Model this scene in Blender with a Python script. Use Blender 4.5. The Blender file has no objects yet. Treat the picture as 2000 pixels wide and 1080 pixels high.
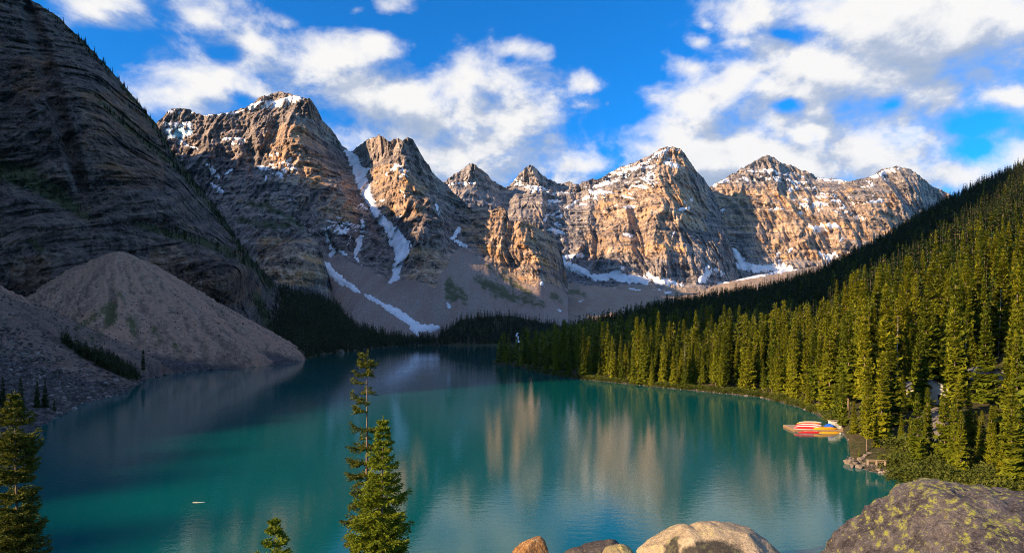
import bpy, bmesh, math, random
import numpy as np
from mathutils import Vector

# ------------------------------------------------------------------ camera, sky, sun, exposure
SC = bpy.context.scene
C = SC.collection
F, PX0, PYH, CAMZ = 1190.0, 1000.0, 655.0, 20.0      # focal length and horizon in 2000-px photo units

cam_d = bpy.data.cameras.new('camera')
cam = bpy.data.objects.new('camera', cam_d)
C.objects.link(cam)
cam.location = (0, 0, CAMZ)
cam.rotation_euler = (math.radians(90), 0, 0)
cam_d.sensor_width = 36.0
cam_d.lens = F / 2000.0 * 36.0
cam_d.shift_y = (PYH - 540.0) / 2000.0
cam_d.clip_start = 0.3
cam_d.clip_end = 60000
SC.camera = cam

SUN_EL = math.radians(19.5)
SUN_H = Vector((-0.88, -0.475, 0)).normalized()          # horizontal direction towards the sun
SUN_DIR = Vector((SUN_H.x * math.cos(SUN_EL), SUN_H.y * math.cos(SUN_EL), math.sin(SUN_EL)))
sun_d = bpy.data.lights.new('sun', 'SUN')
sun_d.energy = 5.0
sun_d.angle = math.radians(0.6)
sun_d.color = (1.0, 0.72, 0.44)
sun = bpy.data.objects.new('sun', sun_d)
C.objects.link(sun)
sun.rotation_euler = (-SUN_DIR).to_track_quat('-Z', 'Y').to_euler()

SC.view_settings.view_transform = 'Standard'
SC.view_settings.look = 'None'
SC.view_settings.exposure = 1.2
SC.view_settings.gamma = 1.0
SC.view_settings.use_curve_mapping = False
SC.cycles.use_denoising = True
SC.cycles.denoising_prefilter = 'NONE'
SC.cycles.filter_width = 1.0
SC.cycles.max_bounces = 6
SC.cycles.diffuse_bounces = 2
SC.cycles.glossy_bounces = 3
SC.cycles.transmission_bounces = 3
SC.cycles.transparent_max_bounces = 6
SC.cycles.volume_bounces = 0
SC.cycles.caustics_reflective = False
SC.cycles.caustics_refractive = False


class NT:
    """small helper to write node trees"""
    def __init__(self, tree, clear=True):
        self.t = tree
        if clear:
            tree.nodes.clear()
    def n(self, typ, ins=None, **kw):
        nd = self.t.nodes.new(typ)
        for k, v in kw.items():
            setattr(nd, k, v)
        if ins:
            for k, v in ins.items():
                s = nd.inputs[k]
                if isinstance(v, bpy.types.NodeSocket):
                    self.t.links.new(v, s)
                else:
                    s.default_value = v
        return nd
    def m(self, op, a, b=None, c=None, clamp=False):
        ins = {0: a}
        if b is not None: ins[1] = b
        if c is not None: ins[2] = c
        return self.n('ShaderNodeMath', ins, operation=op, use_clamp=clamp).outputs[0]
    def v(self, op, a, b=None):
        ins = {0: a}
        if b is not None: ins[1] = b
        nd = self.n('ShaderNodeVectorMath', ins, operation=op)
        return nd.outputs['Value'] if op in ('DOT_PRODUCT', 'LENGTH', 'DISTANCE') else nd.outputs[0]
    def mix(self, f, a, b, blend='MIX'):
        nd = self.n('ShaderNodeMix', data_type='RGBA', blend_type=blend, clamp_factor=True)
        for s, val in ((nd.inputs[0], f), (nd.inputs[6], a), (nd.inputs[7], b)):
            if isinstance(val, bpy.types.NodeSocket):
                self.t.links.new(val, s)
            else:
                s.default_value = val if not isinstance(val, tuple) or len(val) == 4 else (*val, 1)
        return nd.outputs[2]
    def ramp(self, f, stops, interp='LINEAR'):
        nd = self.n('ShaderNodeValToRGB', {0: f})
        cr = nd.color_ramp
        cr.interpolation = interp
        while len(cr.elements) < len(stops):
            cr.elements.new(0.5)
        for e, (p, c) in zip(cr.elements, stops):
            e.position = p
            e.color = (c, c, c, 1) if isinstance(c, (int, float)) else (*c, 1)
        return nd.outputs[0]
    def noise(self, vec, scale, detail=5, rough=0.55, dist=0.0, out=0, lac=2.0):
        return self.n('ShaderNodeTexNoise', {'Vector': vec, 'Scale': scale, 'Detail': detail,
                      'Roughness': rough, 'Distortion': dist, 'Lacunarity': lac}).outputs[out]
    def mr(self, x, a, b, c=0.0, d=1.0, smooth=False):
        return self.n('ShaderNodeMapRange', {0: x, 1: a, 2: b, 3: c, 4: d},
                      interpolation_type='SMOOTHSTEP' if smooth else 'LINEAR').outputs[0]


# ------------------------------------------------------------------ sky with clouds
# cloud banks by direction: (px, py, rx, ry, weight) in tangent-plane photo units
CLOUDS = [   # (px, py, radius, strength); banks are flattened, so a radius is half as tall as wide
 (420,40,95,1.0),(500,80,110,1.05),(560,30,60,.8),(640,110,130,1.1),(725,90,90,1.0),(700,170,140,1.1),
 (790,205,150,1.2),(885,175,120,1.05),(960,165,80,.95),(1012,106,60,1.0),(900,255,200,1.3),(1010,230,105,1.1),
 (770,270,130,1.0),(890,315,190,1.1),(1005,290,110,.95),(1086,272,44,.9),
 (395,165,140,1.1),(305,182,80,.95),(480,156,75,.9),(190,15,170,.72),
 (1150,163,58,1.0),(1142,210,56,.82),(1345,135,56,1.0),(1366,82,34,.9),(1380,48,26,.8),(1187,203,28,.75),(770,10,54,.9),(690,10,40,.75),
 (1500,40,100,1.05),(1600,25,130,1.1),(1475,90,75,.9),(1560,108,95,.8),(1720,40,170,1.2),(1850,70,190,1.3),(1970,20,140,1.15),
 (1600,145,165,1.25),(1480,155,110,1.05),(1415,192,105,1.0),(1760,150,150,1.15),(1560,205,190,1.15),(1900,140,110,1.05),(1990,100,80,1.0),
 (1375,245,140,1.1),(1285,255,90,1.0),(1260,285,110,1.1),(1150,318,78,1.1),(1400,295,190,1.3),(1545,265,190,1.2),
 (1530,305,200,1.25),(1690,292,150,1.2),(1800,275,80,1.0),(1965,188,110,1.05),(1860,195,90,.85),
 (1760,336,110,1.05),(1880,312,130,1.15),(1990,302,110,1.1),(1950,256,50,.8),(1110,350,60,1.0),
]
GAPS = [(1740,212,52),(1890,238,80),(1535,218,30),(1545,82,34),(520,138,70),(430,100,60),(480,196,50),(1900,283,70),(620,22,55),(1250,212,60)]

world = bpy.data.worlds.new('World')
SC.world = world
world.use_nodes = True


def cloud_group():
    g = bpy.data.node_groups.new('cloud_density', 'ShaderNodeTree')
    g.interface.new_socket('Dir', in_out='INPUT', socket_type='NodeSocketVector')
    g.interface.new_socket('Density', in_out='OUTPUT', socket_type='NodeSocketFloat')
    N = NT(g)
    gi = N.n('NodeGroupInput'); go = N.n('NodeGroupOutput')
    d = gi.outputs[0]
    sep = N.n('ShaderNodeSeparateXYZ', {0: d})
    dy = N.m('MAXIMUM', sep.outputs[1], 0.08)
    a = N.m('DIVIDE', sep.outputs[0], dy)
    b = N.m('DIVIDE', sep.outputs[2], dy)
    p = N.n('ShaderNodeCombineXYZ', {0: a, 1: b, 2: 0.0}).outputs[0]
    # let the edges of the banks wander
    wv = N.noise(d, 9.0, 2, 0.5, out=1)
    p = N.v('ADD', p, N.v('MULTIPLY', N.v('SUBTRACT', wv, (0.5, 0.5, 0.5)), (0.10, 0.07, 0.0)))
    p = N.v('MULTIPLY', p, (1.0, 2.0, 0.0))
    tot = None
    for (px, py, r, w) in CLOUDS:
        dist = N.v('DISTANCE', p, ((px - PX0) / F, 2 * (PYH - py) / F, 0))
        e = N.m('MULTIPLY_ADD', dist, -0.62 * F / r, w + 0.12)
        tot = N.m('SMOOTH_MAX', e, tot, 0.12) if tot is not None else e
    for (px, py, r) in GAPS:
        dist = N.v('DISTANCE', p, ((px - PX0) / F, 2 * (PYH - py) / F, 0))
        tot = N.m('SMOOTH_MIN', N.m('MULTIPLY_ADD', dist, 0.8 * F / r, 0.10), tot, 0.5)
    tot = N.m('MAXIMUM', tot, -0.35)
    # outside the frame the same kind of broken cloud goes on
    fx = N.mr(N.m('ABSOLUTE', a), 0.86, 1.25, 0, 1, True)
    fz = N.mr(b, 0.58, 0.85, 0, 1, True)
    fy = N.mr(sep.outputs[1], 0.45, 0.25, 0, 1, True)
    off = N.m('MAXIMUM', N.m('MAXIMUM', fx, fz), fy)
    gen = N.mr(N.noise(d, 2.2, 2, 0.5), 0.40, 0.66, -0.15, 1.2)
    cov = N.n('ShaderNodeMix', {0: off, 2: tot, 3: gen}, data_type='FLOAT').outputs[0]
    ds = N.v('MULTIPLY', d, (1.0, 1.0, 1.5))
    n1 = N.noise(ds, 10.0, 9, 0.59, 0.2)
    dens = N.m('MULTIPLY_ADD', N.m('SUBTRACT', n1, 0.5), 2.25, N.m('SUBTRACT', cov, 0.04))
    N.t.links.new(dens, go.inputs[0])
    return g


def build_world():
    g = cloud_group()
    N = NT(world.node_tree)
    d = N.v('NORMALIZE', N.n('ShaderNodeTexCoord').outputs['Generated'])
    sky = N.n('ShaderNodeTexSky', sky_type='NISHITA', sun_disc=False)
    sky.sun_elevation = SUN_EL
    sky.sun_rotation = math.atan2(SUN_H.x, SUN_H.y)
    sky.altitude = 1900; sky.air_density = 1.0; sky.dust_density = 0.3; sky.ozone_density = 2.0
    skyc = N.mix(1.0, sky.outputs[0], (0.030, 0.56, 1.04), 'MULTIPLY')
    world.cycles.sampling_method = 'NONE'
    c0 = N.n('ShaderNodeGroup', node_tree=g); N.t.links.new(d, c0.inputs[0])
    d2 = N.v('NORMALIZE', N.v('ADD', d, (-0.028, 0.0, 0.040)))
    c1 = N.n('ShaderNodeGroup', node_tree=g); N.t.links.new(d2, c1.inputs[0])
    mask = N.mr(c0.outputs[0], 0.30, 1.1, 0, 1, True)
    z = N.n('ShaderNodeSeparateXYZ', {0: d}).outputs[2]
    mask = N.m('MULTIPLY', mask, N.mr(z, 0.0, 0.06))
    # thick parts facing away from the sun and upward are greyer
    grad = N.m('SUBTRACT', c0.outputs[0], c1.outputs[0])
    lit = N.mr(grad, -0.45, 0.45, 0, 1, True)
    thick = N.mr(c0.outputs[0], 0.6, 1.9, 0, 1)
    lit = N.m('MULTIPLY', lit, N.m('MULTIPLY_ADD', thick, -0.25, 1.0))
    cc = N.ramp(lit, [(0.0, (0.40, 0.48, 0.62)), (0.35, (0.56, 0.61, 0.72)), (0.6, (0.80, 0.81, 0.84)), (0.85, (1.0, 0.97, 0.93))])
    cc = N.v('MULTIPLY', cc, (4.0, 4.0, 4.0))
    col = N.mix(N.m('MULTIPLY', mask, 0.97), skyc, cc)
    bg = N.n('ShaderNodeBackground', {0: col, 1: 0.112})
    out = N.n('ShaderNodeOutputWorld', {0: bg.outputs[0]})


build_world()
# ------------------------------------------------------------------ helpers
RNG = np.random.default_rng(7)
_P = np.random.default_rng(11).permutation(256).astype(np.int64)
_P = np.concatenate([_P, _P, _P])
_G = np.random.default_rng(5).normal(size=(256, 3)); _G /= np.linalg.norm(_G, axis=1)[:, None]; _G = (_G * 1.0).astype(np.float32); _GX, _GY, _GZ = (np.ascontiguousarray(_G[:, k]) for k in range(3))
_P = _P.astype(np.int32)


def perlin(x, y, z):
    x = np.asarray(x, float); y = np.asarray(y, float) + 0 * x; z = np.asarray(z, float) + 0 * x
    xi = np.floor(x).astype(np.int32); yi = np.floor(y).astype(np.int32); zi = np.floor(z).astype(np.int32)
    xf, yf, zf = (x - xi).astype(np.float32), (y - yi).astype(np.float32), (z - zi).astype(np.float32)
    xi &= 255; yi &= 255; zi &= 255
    u = xf * xf * xf * (xf * (xf * 6 - 15) + 10)
    v = yf * yf * yf * (yf * (yf * 6 - 15) + 10)
    w = zf * zf * zf * (zf * (zf * 6 - 15) + 10)
    def g(i, j, k):
        h = _P[_P[_P[xi + i] + yi + j] + zi + k]
        return _GX[h] * (xf - i) + _GY[h] * (yf - j) + _GZ[h] * (zf - k)
    def L(a, b, t): return a + t * (b - a)
    return 1.6 * L(L(L(g(0,0,0), g(1,0,0), u), L(g(0,1,0), g(1,1,0), u), v),
                   L(L(g(0,0,1), g(1,0,1), u), L(g(0,1,1), g(1,1,1), u), v), w)


def fbm(x, y, z, octv=5, gain=0.5, lac=2.03):
    s = 0; a = 1.0
    for i in range(octv):
        s = s + a * perlin(x + 17.3 * i, y + 5.1 * i, z + 9.7 * i)
        x = x * lac; y = y * lac; z = z * lac; a *= gain
    return s


def ridged(x, y, z, octv=4, gain=0.5, lac=2.1):
    s = 0; a = 1.0
    for i in range(octv):
        s = s + a * (1.0 - 2.0 * np.abs(perlin(x + 31.3 * i, y + 7.1 * i, z + 3.7 * i)))
        x = x * lac; y = y * lac; z = z * lac; a *= gain
    return s


def sstep(a, b, x):
    t = np.clip((x - a) / (b - a), 0, 1)
    return t * t * (3 - 2 * t)


def at(px, py, Y):
    """photo pixel at depth Y -> world point (numpy)"""
    return (px - PX0) / F * Y, Y, CAMZ + (PYH - py) / F * Y


def atv(px, py, Y):
    return Vector(((px - PX0) / F * Y, Y, CAMZ + (PYH - py) / F * Y))


def on_ground(px, py, z=0.0):
    """where the sight line through a pixel meets the level z"""
    Y = F * (CAMZ - z) / (py - PYH)
    return (px - PX0) / F * Y, Y


def poly_interp(pts, x):
    p = np.array(pts, float)
    return np.interp(x, p[:, 0], p[:, 1])


class TPS:
    """thin plate spline through scattered (px,py,value)"""
    def __init__(self, pts, reg=0.0):
        p = np.array(pts, float)
        self.s = 300.0
        self.c = p[:, :2] / self.s
        n = len(p)
        K = self._k(self.c, self.c) + reg * np.eye(n)
        P = np.hstack([np.ones((n, 1)), self.c])
        A = np.block([[K, P], [P.T, np.zeros((3, 3))]])
        self.w = np.linalg.solve(A, np.concatenate([p[:, 2], np.zeros(3)]))
    @staticmethod
    def _k(a, b):
        d2 = ((a[:, None, :] - b[None, :, :]) ** 2).sum(-1)
        return 0.5 * d2 * np.log(d2 + 1e-12)
    def __call__(self, x, y):
        sh = np.shape(x)
        q = np.stack([np.ravel(x), np.ravel(y)], 1) / self.s
        out = np.empty(len(q))
        for i in range(0, len(q), 60000):
            qq = q[i:i + 60000]
            out[i:i + 60000] = self._k(qq, self.c) @ self.w[:-3] + self.w[-3] + qq @ self.w[-2:]
        return out.reshape(sh)


def stroke_field(strokes, PX, PY, soft=1.0):
    """largest (radius - distance) over tapered strokes [(px,py,r),...]; positive inside"""
    best = np.full(PX.shape, -50.0)
    for st in strokes:
        st = np.array(st, float)
        if len(st) == 1:
            st = np.vstack([st, st + [0.01, 0, 0]])
        x0, x1 = st[:, 0].min() - 40, st[:, 0].max() + 40
        y0, y1 = st[:, 1].min() - 40, st[:, 1].max() + 40
        sel = (PX > x0) & (PX < x1) & (PY > y0) & (PY < y1)
        if not sel.any(): continue
        x = PX[sel]; y = PY[sel]; b = best[sel]
        for (ax, ay, ar), (bx, by, br) in zip(st[:-1], st[1:]):
            dx, dy = bx - ax, by - ay
            t = np.clip(((x - ax) * dx + (y - ay) * dy) / (dx * dx + dy * dy + 1e-9), 0, 1)
            dd = np.hypot(x - ax - t * dx, y - ay - t * dy)
            b = np.maximum(b, ar + (br - ar) * t - dd)
        best[sel] = b
    return best


def mesh_np(name, V, Q=None, T=None, smooth=True):
    me = bpy.data.meshes.new(name)
    V = np.ascontiguousarray(V, dtype=np.float32).reshape(-1, 3)
    loops = []; starts = []; tot = 0; cnt = 0
    if Q is not None and len(Q):
        Q = np.asarray(Q, np.int32).reshape(-1, 4); loops.append(Q.ravel()); starts.append(np.arange(len(Q)) * 4); cnt += len(Q); tot += Q.size
    if T is not None and len(T):
        T = np.asarray(T, np.int32).reshape(-1, 3); loops.append(T.ravel()); starts.append(tot + np.arange(len(T)) * 3); cnt += len(T); tot += T.size
    me.vertices.add(len(V)); me.vertices.foreach_set('co', V.ravel())
    me.loops.add(tot); me.loops.foreach_set('vertex_index', np.concatenate(loops).astype(np.int32))
    me.polygons.add(cnt); me.polygons.foreach_set('loop_start', np.concatenate(starts).astype(np.int32))
    me.polygons.foreach_set('use_smooth', np.full(cnt, smooth))
    me.update(calc_edges=True)
    me.validate()
    return me


def attr(me, name, vals):
    a = me.attributes.new(name, 'FLOAT', 'POINT')
    a.data.foreach_set('value', np.ascontiguousarray(vals, dtype=np.float32).ravel())


def grid_quads(nr, nc):
    i = np.arange(nr * nc).reshape(nr, nc)
    return np.stack([i[:-1, :-1], i[:-1, 1:], i[1:, 1:], i[1:, :-1]], -1).reshape(-1, 4)


def obj(name, me, mat=None, parent=None, loc=None):
    o = bpy.data.objects.new(name, me)
    C.objects.link(o)
    if mat is not None:
        if me.materials: me.materials[0] = mat
        else: me.materials.append(mat)
    if parent is not None: o.parent = parent
    if loc is not None: o.location = loc
    return o


def tag(o, label=None, cat=None, group=None, kind=None):
    if label: o['label'] = label
    if cat: o['category'] = cat
    if group: o['group'] = group
    if kind: o['kind'] = kind
    return o


def empty(name, loc=(0, 0, 0), rz=0.0):
    o = bpy.data.objects.new(name, None)
    C.objects.link(o)
    o.location = loc; o.rotation_euler = (0, 0, rz)
    o.empty_display_size = 0.5
    return o


def new_mat(name):
    m = bpy.data.materials.new(name)
    m.use_nodes = True
    return m, NT(m.node_tree)


def bm_obj(name, bm, mat, parent=None, loc=None, smooth=False):
    me = bpy.data.meshes.new(name)
    for f in bm.faces: f.smooth = smooth
    bm.to_mesh(me); bm.free()
    return obj(name, me, mat, parent, loc)


def add_box(bm, x0, x1, y0, y1, z0, z1):
    vs = [bm.verts.new(p) for p in ((x0,y0,z0),(x1,y0,z0),(x1,y1,z0),(x0,y1,z0),(x0,y0,z1),(x1,y0,z1),(x1,y1,z1),(x0,y1,z1))]
    for f in ((0,3,2,1),(4,5,6,7),(0,1,5,4),(1,2,6,5),(2,3,7,6),(3,0,4,7)):
        bm.faces.new([vs[k] for k in f])
    return vs


def finish(N, shader):
    N.n('ShaderNodeOutputMaterial', {0: shader})
# ------------------------------------------------------------------ materials of the land
def rock_material(name, dark, mid, light, warm, feat=1.0, bump=1.0, scree=(0.20, 0.165, 0.145), slate=None, runs_attr=False, dipy=0.0):
    """layered limestone: level beds, vertical streaks, ochre rock where 'warm'; scree and grass where the attributes say"""
    slate = slate or tuple(0.68 * c * k for c, k in zip(mid, (0.92, 1.0, 1.16)))
    m, N = new_mat(name)
    pos = N.n('ShaderNodeNewGeometry').outputs['Position']
    pos0 = pos
    if dipy:
        sx = N.n('ShaderNodeSeparateXYZ', {0: pos})
        pos = N.n('ShaderNodeCombineXYZ', {0: sx.outputs[0], 1: sx.outputs[1], 2: N.m('MULTIPLY_ADD', sx.outputs[1], -dipy, sx.outputs[2])}).outputs[0]
    w = N.noise(pos, 0.006 / feat, 3, 0.5, out=1)
    pw = N.v('ADD', pos, N.v('MULTIPLY', N.v('SUBTRACT', w, (.5, .5, .5)), (50 * feat, 50 * feat, 16 * feat)))
    beds = N.noise(N.v('MULTIPLY', pw, (0.0016 / feat, 0.0016 / feat, 0.034 / feat)), 1.0, 6, 0.66)
    fine = N.noise(N.v('MULTIPLY', pw, (0.007 / feat, 0.007 / feat, 0.17 / feat)), 1.0, 3, 0.65)
    streak = N.noise(N.v('MULTIPLY', pw, (0.035 / feat, 0.035 / feat, 0.0040 / feat)), 1.0, 5, 0.62)
    blotch = N.noise(pos, 0.010 / feat, 6, 0.65)
    grain = N.noise(pos, 0.10 / feat, 4, 0.72)
    f = N.m('MULTIPLY_ADD', N.m('SUBTRACT', beds, 0.5), 1.25, 0.5)
    f = N.m('MULTIPLY_ADD', N.m('SUBTRACT', fine, 0.5), 0.55, f)
    f = N.m('MULTIPLY_ADD', N.m('SUBTRACT', streak, 0.5), 1.35, f)
    f = N.m('MULTIPLY_ADD', N.m('SUBTRACT', grain, 0.5), 1.25, f)
    gold = N.ramp(f, [(0.22, dark), (0.44, tuple(0.75 * c for c in mid)), (0.60, mid), (0.86, light)])
    gold = N.mix(N.mr(N.m('MULTIPLY_ADD', N.m('SUBTRACT', beds, 0.5), 0.8, blotch), 0.50, 0.72, 0, 0.85), gold, N.mix(f, tuple(0.35 * c for c in warm), tuple(1.25 * c for c in warm)))
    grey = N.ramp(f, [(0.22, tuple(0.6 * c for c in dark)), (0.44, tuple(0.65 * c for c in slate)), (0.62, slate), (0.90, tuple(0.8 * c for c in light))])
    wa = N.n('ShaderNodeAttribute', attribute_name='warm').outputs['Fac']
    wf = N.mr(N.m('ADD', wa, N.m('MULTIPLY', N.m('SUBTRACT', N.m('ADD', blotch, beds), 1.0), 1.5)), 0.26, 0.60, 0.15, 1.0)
    col = N.mix(wf, grey, gold)  # gold against slate zones: rock tone plus painted sun and shade
    sc = N.n('ShaderNodeAttribute', attribute_name='scree').outputs['Fac']
    gr = N.n('ShaderNodeAttribute', attribute_name='grass').outputs['Fac']
    sg = N.noise(pos, 0.30 / feat, 4, 0.8)
    runs = N.noise(N.v('MULTIPLY', pos, (0.03 / feat, 0.006 / feat, 0.006 / feat)), 1.0, 5, 0.6)
    if runs_attr:
        runs = N.n('ShaderNodeAttribute', attribute_name='runs').outputs['Fac']
        sg = N.m('MULTIPLY_ADD', N.m('SUBTRACT', N.noise(pos, 0.35, 6, 0.75), 0.5), 0.9, N.m('MULTIPLY_ADD', N.m('SUBTRACT', runs, 0.5), 0.42, sg))
    s1 = N.mix(N.mr(sg, 0.36, 0.66), tuple(0.42 * c for c in scree), tuple(1.45 * c for c in scree))
    s1 = N.mix(N.mr(runs, 0.42, 0.62, 0, 0.65), s1, N.mix(sg, tuple(0.5 * c for c in scree), (scree[0] * 1.15, scree[1] * 0.92, scree[2] * 0.82)))
    col = N.mix(sc, col, s1)
    gcol = N.mix(N.mr(grain, 0.35, 0.65), (0.020, 0.036, 0.008), (0.075, 0.095, 0.022))
    gm = N.mr(N.m('MULTIPLY_ADD', N.m('SUBTRACT', N.noise(pos, 0.05 / feat, 7, 0.8), 0.5), 3.4, gr), 0.42, 0.85, 0, 0.85)
    col = N.mix(gm, col, gcol)
    h = N.m('MULTIPLY_ADD', fine, 0.9, N.m('MULTIPLY_ADD', grain, 1.0, N.m('MULTIPLY', streak, 1.1)))
    h = N.m('MULTIPLY_ADD', N.m('MULTIPLY', sc, sg), 0.5, h)
    bs = N.m('MULTIPLY', N.m('MULTIPLY_ADD', sc, -0.6, 1.0), 1.0 * bump)
    bp = N.n('ShaderNodeBump', {'Strength': bs, 'Distance': 9.0 * feat, 'Height': h})
    b = N.n('ShaderNodeBsdfPrincipled', {'Base Color': col, 'Roughness': 0.92, 'Normal': bp.outputs[0]})
    b.inputs['Specular IOR Level'].default_value = 0.15
    finish(N, b.outputs[0])
    return m


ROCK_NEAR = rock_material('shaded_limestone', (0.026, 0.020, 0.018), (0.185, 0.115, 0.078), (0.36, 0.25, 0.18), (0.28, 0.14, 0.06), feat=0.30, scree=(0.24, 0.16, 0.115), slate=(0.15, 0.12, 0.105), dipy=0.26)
ROCK_MID = rock_material('golden_limestone', (0.075, 0.060, 0.056), (0.43, 0.295, 0.20), (0.68, 0.52, 0.385), (0.62, 0.33, 0.12), feat=0.8, scree=(0.33, 0.25, 0.205), slate=(0.29, 0.245, 0.225))
ROCK_FAR = rock_material('pale_limestone', (0.09, 0.075, 0.075), (0.46, 0.325, 0.225), (0.70, 0.555, 0.43), (0.66, 0.38, 0.155), feat=1.15, scree=(0.36, 0.28, 0.21), slate=(0.30, 0.275, 0.275))


def snow_material():
    m, N = new_mat('old_snow')
    pos = N.n('ShaderNodeNewGeometry').outputs['Position']
    n = N.noise(pos, 0.02, 6, 0.65)
    col = N.mix(N.mr(n, 0.35, 0.7), (0.62, 0.62, 0.64), (0.86, 0.87, 0.90))
    bp = N.n('ShaderNodeBump', {'Strength': 0.5, 'Distance': 6.0, 'Height': N.noise(pos, 0.03, 4, 0.6)})
    b = N.n('ShaderNodeBsdfPrincipled', {'Base Color': col, 'Roughness': 0.7, 'Normal': bp.outputs[0]})
    finish(N, b.outputs[0])
    return m


SNOW = snow_material()
m, N = new_mat('glacier_ice')
pos = N.n('ShaderNodeNewGeometry').outputs['Position']
ic = N.mix(N.mr(N.noise(N.v('MULTIPLY', pos, (0.03, 0.03, 0.008)), 1.0, 5, 0.7), 0.35, 0.65), (0.22, 0.45, 0.55), (0.70, 0.80, 0.84))
b = N.n('ShaderNodeBsdfPrincipled', {'Base Color': ic, 'Roughness': 0.5})
finish(N, b.outputs[0])
ICE = m


# ------------------------------------------------------------------ mountains: relief surfaces at their real distances
RELIEFS = {}


def terrace(z, P, sharp=0.30):
    t = z / P
    i = np.floor(t); f = t - i
    return (i + sstep(1 - sharp, 1.0, f)) * P


def cells(x, z, seed):
    """uneven courses of blocks: one random value per block, courses shifted against each other"""
    iz = np.floor(z).astype(np.int64)
    sh = _P[(iz + int(seed * 7)) & 255] / 255.0
    wd = 0.6 + 0.9 * _P[(iz * 3 + int(seed * 5) + 40) & 255] / 255.0
    ix = np.floor(x / wd + sh * 5).astype(np.int64)
    return _P[_P[ix & 255] + (iz & 255)] / 127.5 - 1.0


def relief(name, ridge, base, ctrl, pxs, nrow, mat, lam=220., amp=35., P=70., T=0.6, dip=0.05, seed=0.0,
           jag=2.5, scree_top=None, snow=(), dapple=(), ice=(), grass=(), warm=(), back=(260., 1.0), smoothz=None,
           extra=None, small=1.0, rock_field=None, dipy=0.0):
    pxs = np.asarray(pxs, float)
    rp = poly_interp(ridge, pxs); bp = poly_interp(base, pxs)
    rp = rp + jag * fbm(pxs / 26.0, seed + 0.5, 3.3, 4, 0.62)
    if T > 0:                                               # toothed skyline
        rp = rp + 0.5 * jag * cells(pxs / 9.0 + 0.4 * fbm(pxs / 12.0, seed, 1.0, 3), seed + 0 * pxs, 2) + 0.35 * jag * cells(pxs / 3.6, seed + 3 + 0 * pxs, 5) - 0.5 * jag * np.clip(ridged(pxs / 17.0, seed + 9, 0.4, 2), 0, 2)
    rp = np.minimum(rp, bp - 2)
    v = np.linspace(0, 1, nrow)[:, None]
    PX = np.repeat(pxs[None, :], nrow, 0)
    PY = bp[None, :] + (rp - bp)[None, :] * v
    Y = TPS(ctrl, 0.0005)(PX, PY)
    X, _, Z = at(PX, PY, Y)
    scree = np.zeros_like(PX)
    if scree_top is not None:
        stp = poly_interp(scree_top, PX) + 5.0 * fbm(PX / 22.0, PY / 22.0, seed + 2.0, 4, 0.6)
        scree = sstep(-2, 3, PY - stp)
    rockw = 1 - scree
    if scree_top is not None:
        rockw = sstep(-4, 34, stp - PY) * 0.85 + 0.15 * rockw
    if rock_field is not None:
        rockw = rockw * rock_field(PX, PY)
    def unitize(a): return (a - a.mean()) / (a.std() + 1e-6)
    # buttresses and gullies
    wx = X + 0.35 * lam * fbm(X / lam, Z / lam * 0.7, seed + 1.7, 3)
    but = unitize(ridged(wx / lam, Z / (lam * 2.2), seed + 0.3, 5, 0.52))
    mid = unitize(ridged(wx / (lam * 0.23) + 9.0, Z / (lam * 0.55), seed + 8.3, 4, 0.55))
    # level beds: slopes cut into steps of uneven height
    zz = Z - dipy * Y + dip * X + 0.10 * P * fbm(X / 300., Z / 300., seed + 4.4, 3) + 0.12 * P * np.sign(perlin(X / (lam * .5), Z / lam, seed + 3.1))
    zz = zz + 0.45 * P * perlin(zz / (P * 1.7), seed * 1.0 + 0.5, 0.5)
    st = (terrace(zz, P, 0.2) - zz) + 0.5 * (terrace(zz * 1.0 + 11.0, P * 0.31, 0.3) - zz - 11.0) + 0.35 * (terrace(zz + 5.0, P * 0.12, 0.4) - zz - 5.0)
    st = (st + 0.9 * P * 0.5) * np.clip(0.62 + 0.9 * fbm(X / (lam * .6), Z / (lam * .5), seed + 6.1, 4), 0.0, 1.3)
    rough = fbm(X / (lam * .18), Z / (lam * .18), seed + 5.0, 5, 0.65)
    chip = ridged(X / (lam * .06), Z / (lam * .09), seed + 15.0, 3, 0.6)
    wz = zz + 0.15 * lam * .12 * fbm(X / (lam * .3), Z / (lam * .3), seed + 2.9, 3)
    wx2 = X + 0.05 * lam * fbm(X / (lam * .2), Z / (lam * .2), seed + 12.9, 3)
    blk = 0.16 * cells(wx2 / (lam * .17), wz / (lam * .20), seed) + 0.10 * cells(wx2 / (lam * .075), wz / (lam * .085), seed + 3) + 0.05 * cells(wx2 / (lam * .032), wz / (lam * .038), seed + 5)
    flute = unitize(ridged(wx2 / (lam * .13), Z / (lam * 1.3), seed + 18.0, 3, 0.5))
    dY = rockw * (-0.07 * amp * small * flute - 0.38 * amp * but - 0.13 * amp * small * mid + 0.42 * T * st + 0.75 * amp * small * blk - 0.10 * amp * small * rough - 0.02 * amp * small * chip)
    sc_rel = 0.05 * amp * fbm(X / (lam * .1), Z / (lam * .4), seed + 9.9, 4, 0.6) - 0.12 * amp * ridged(X / (lam * .35), Z / lam, seed + 1.2, 3)
    dY = dY + scree * sc_rel
    if extra is not None:
        dY = dY + extra(PX, PY, X, Z)
    Yd = Y + dY
    X, Yd, Z = at(PX, PY, Yd)
    V = np.stack([X, Yd, Z], -1)
    # far side of the mountain
    d, slope = back
    rows = []
    top = V[-1]
    for k, fr in enumerate((0.06, 0.2, 0.5, 1.0)):
        r = top.copy()
        r[:, 1] += d * fr
        r[:, 0] *= 1 + 0.25 * fr * d / np.maximum(top[:, 1], 1)
        r[:, 2] -= d * fr * slope * (0.8 + 0.4 * perlin(pxs / 30., k * 1.3, seed))
        rows.append(r)
    Va = np.concatenate([V, np.stack(rows)], 0)
    nr = Va.shape[0]
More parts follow.
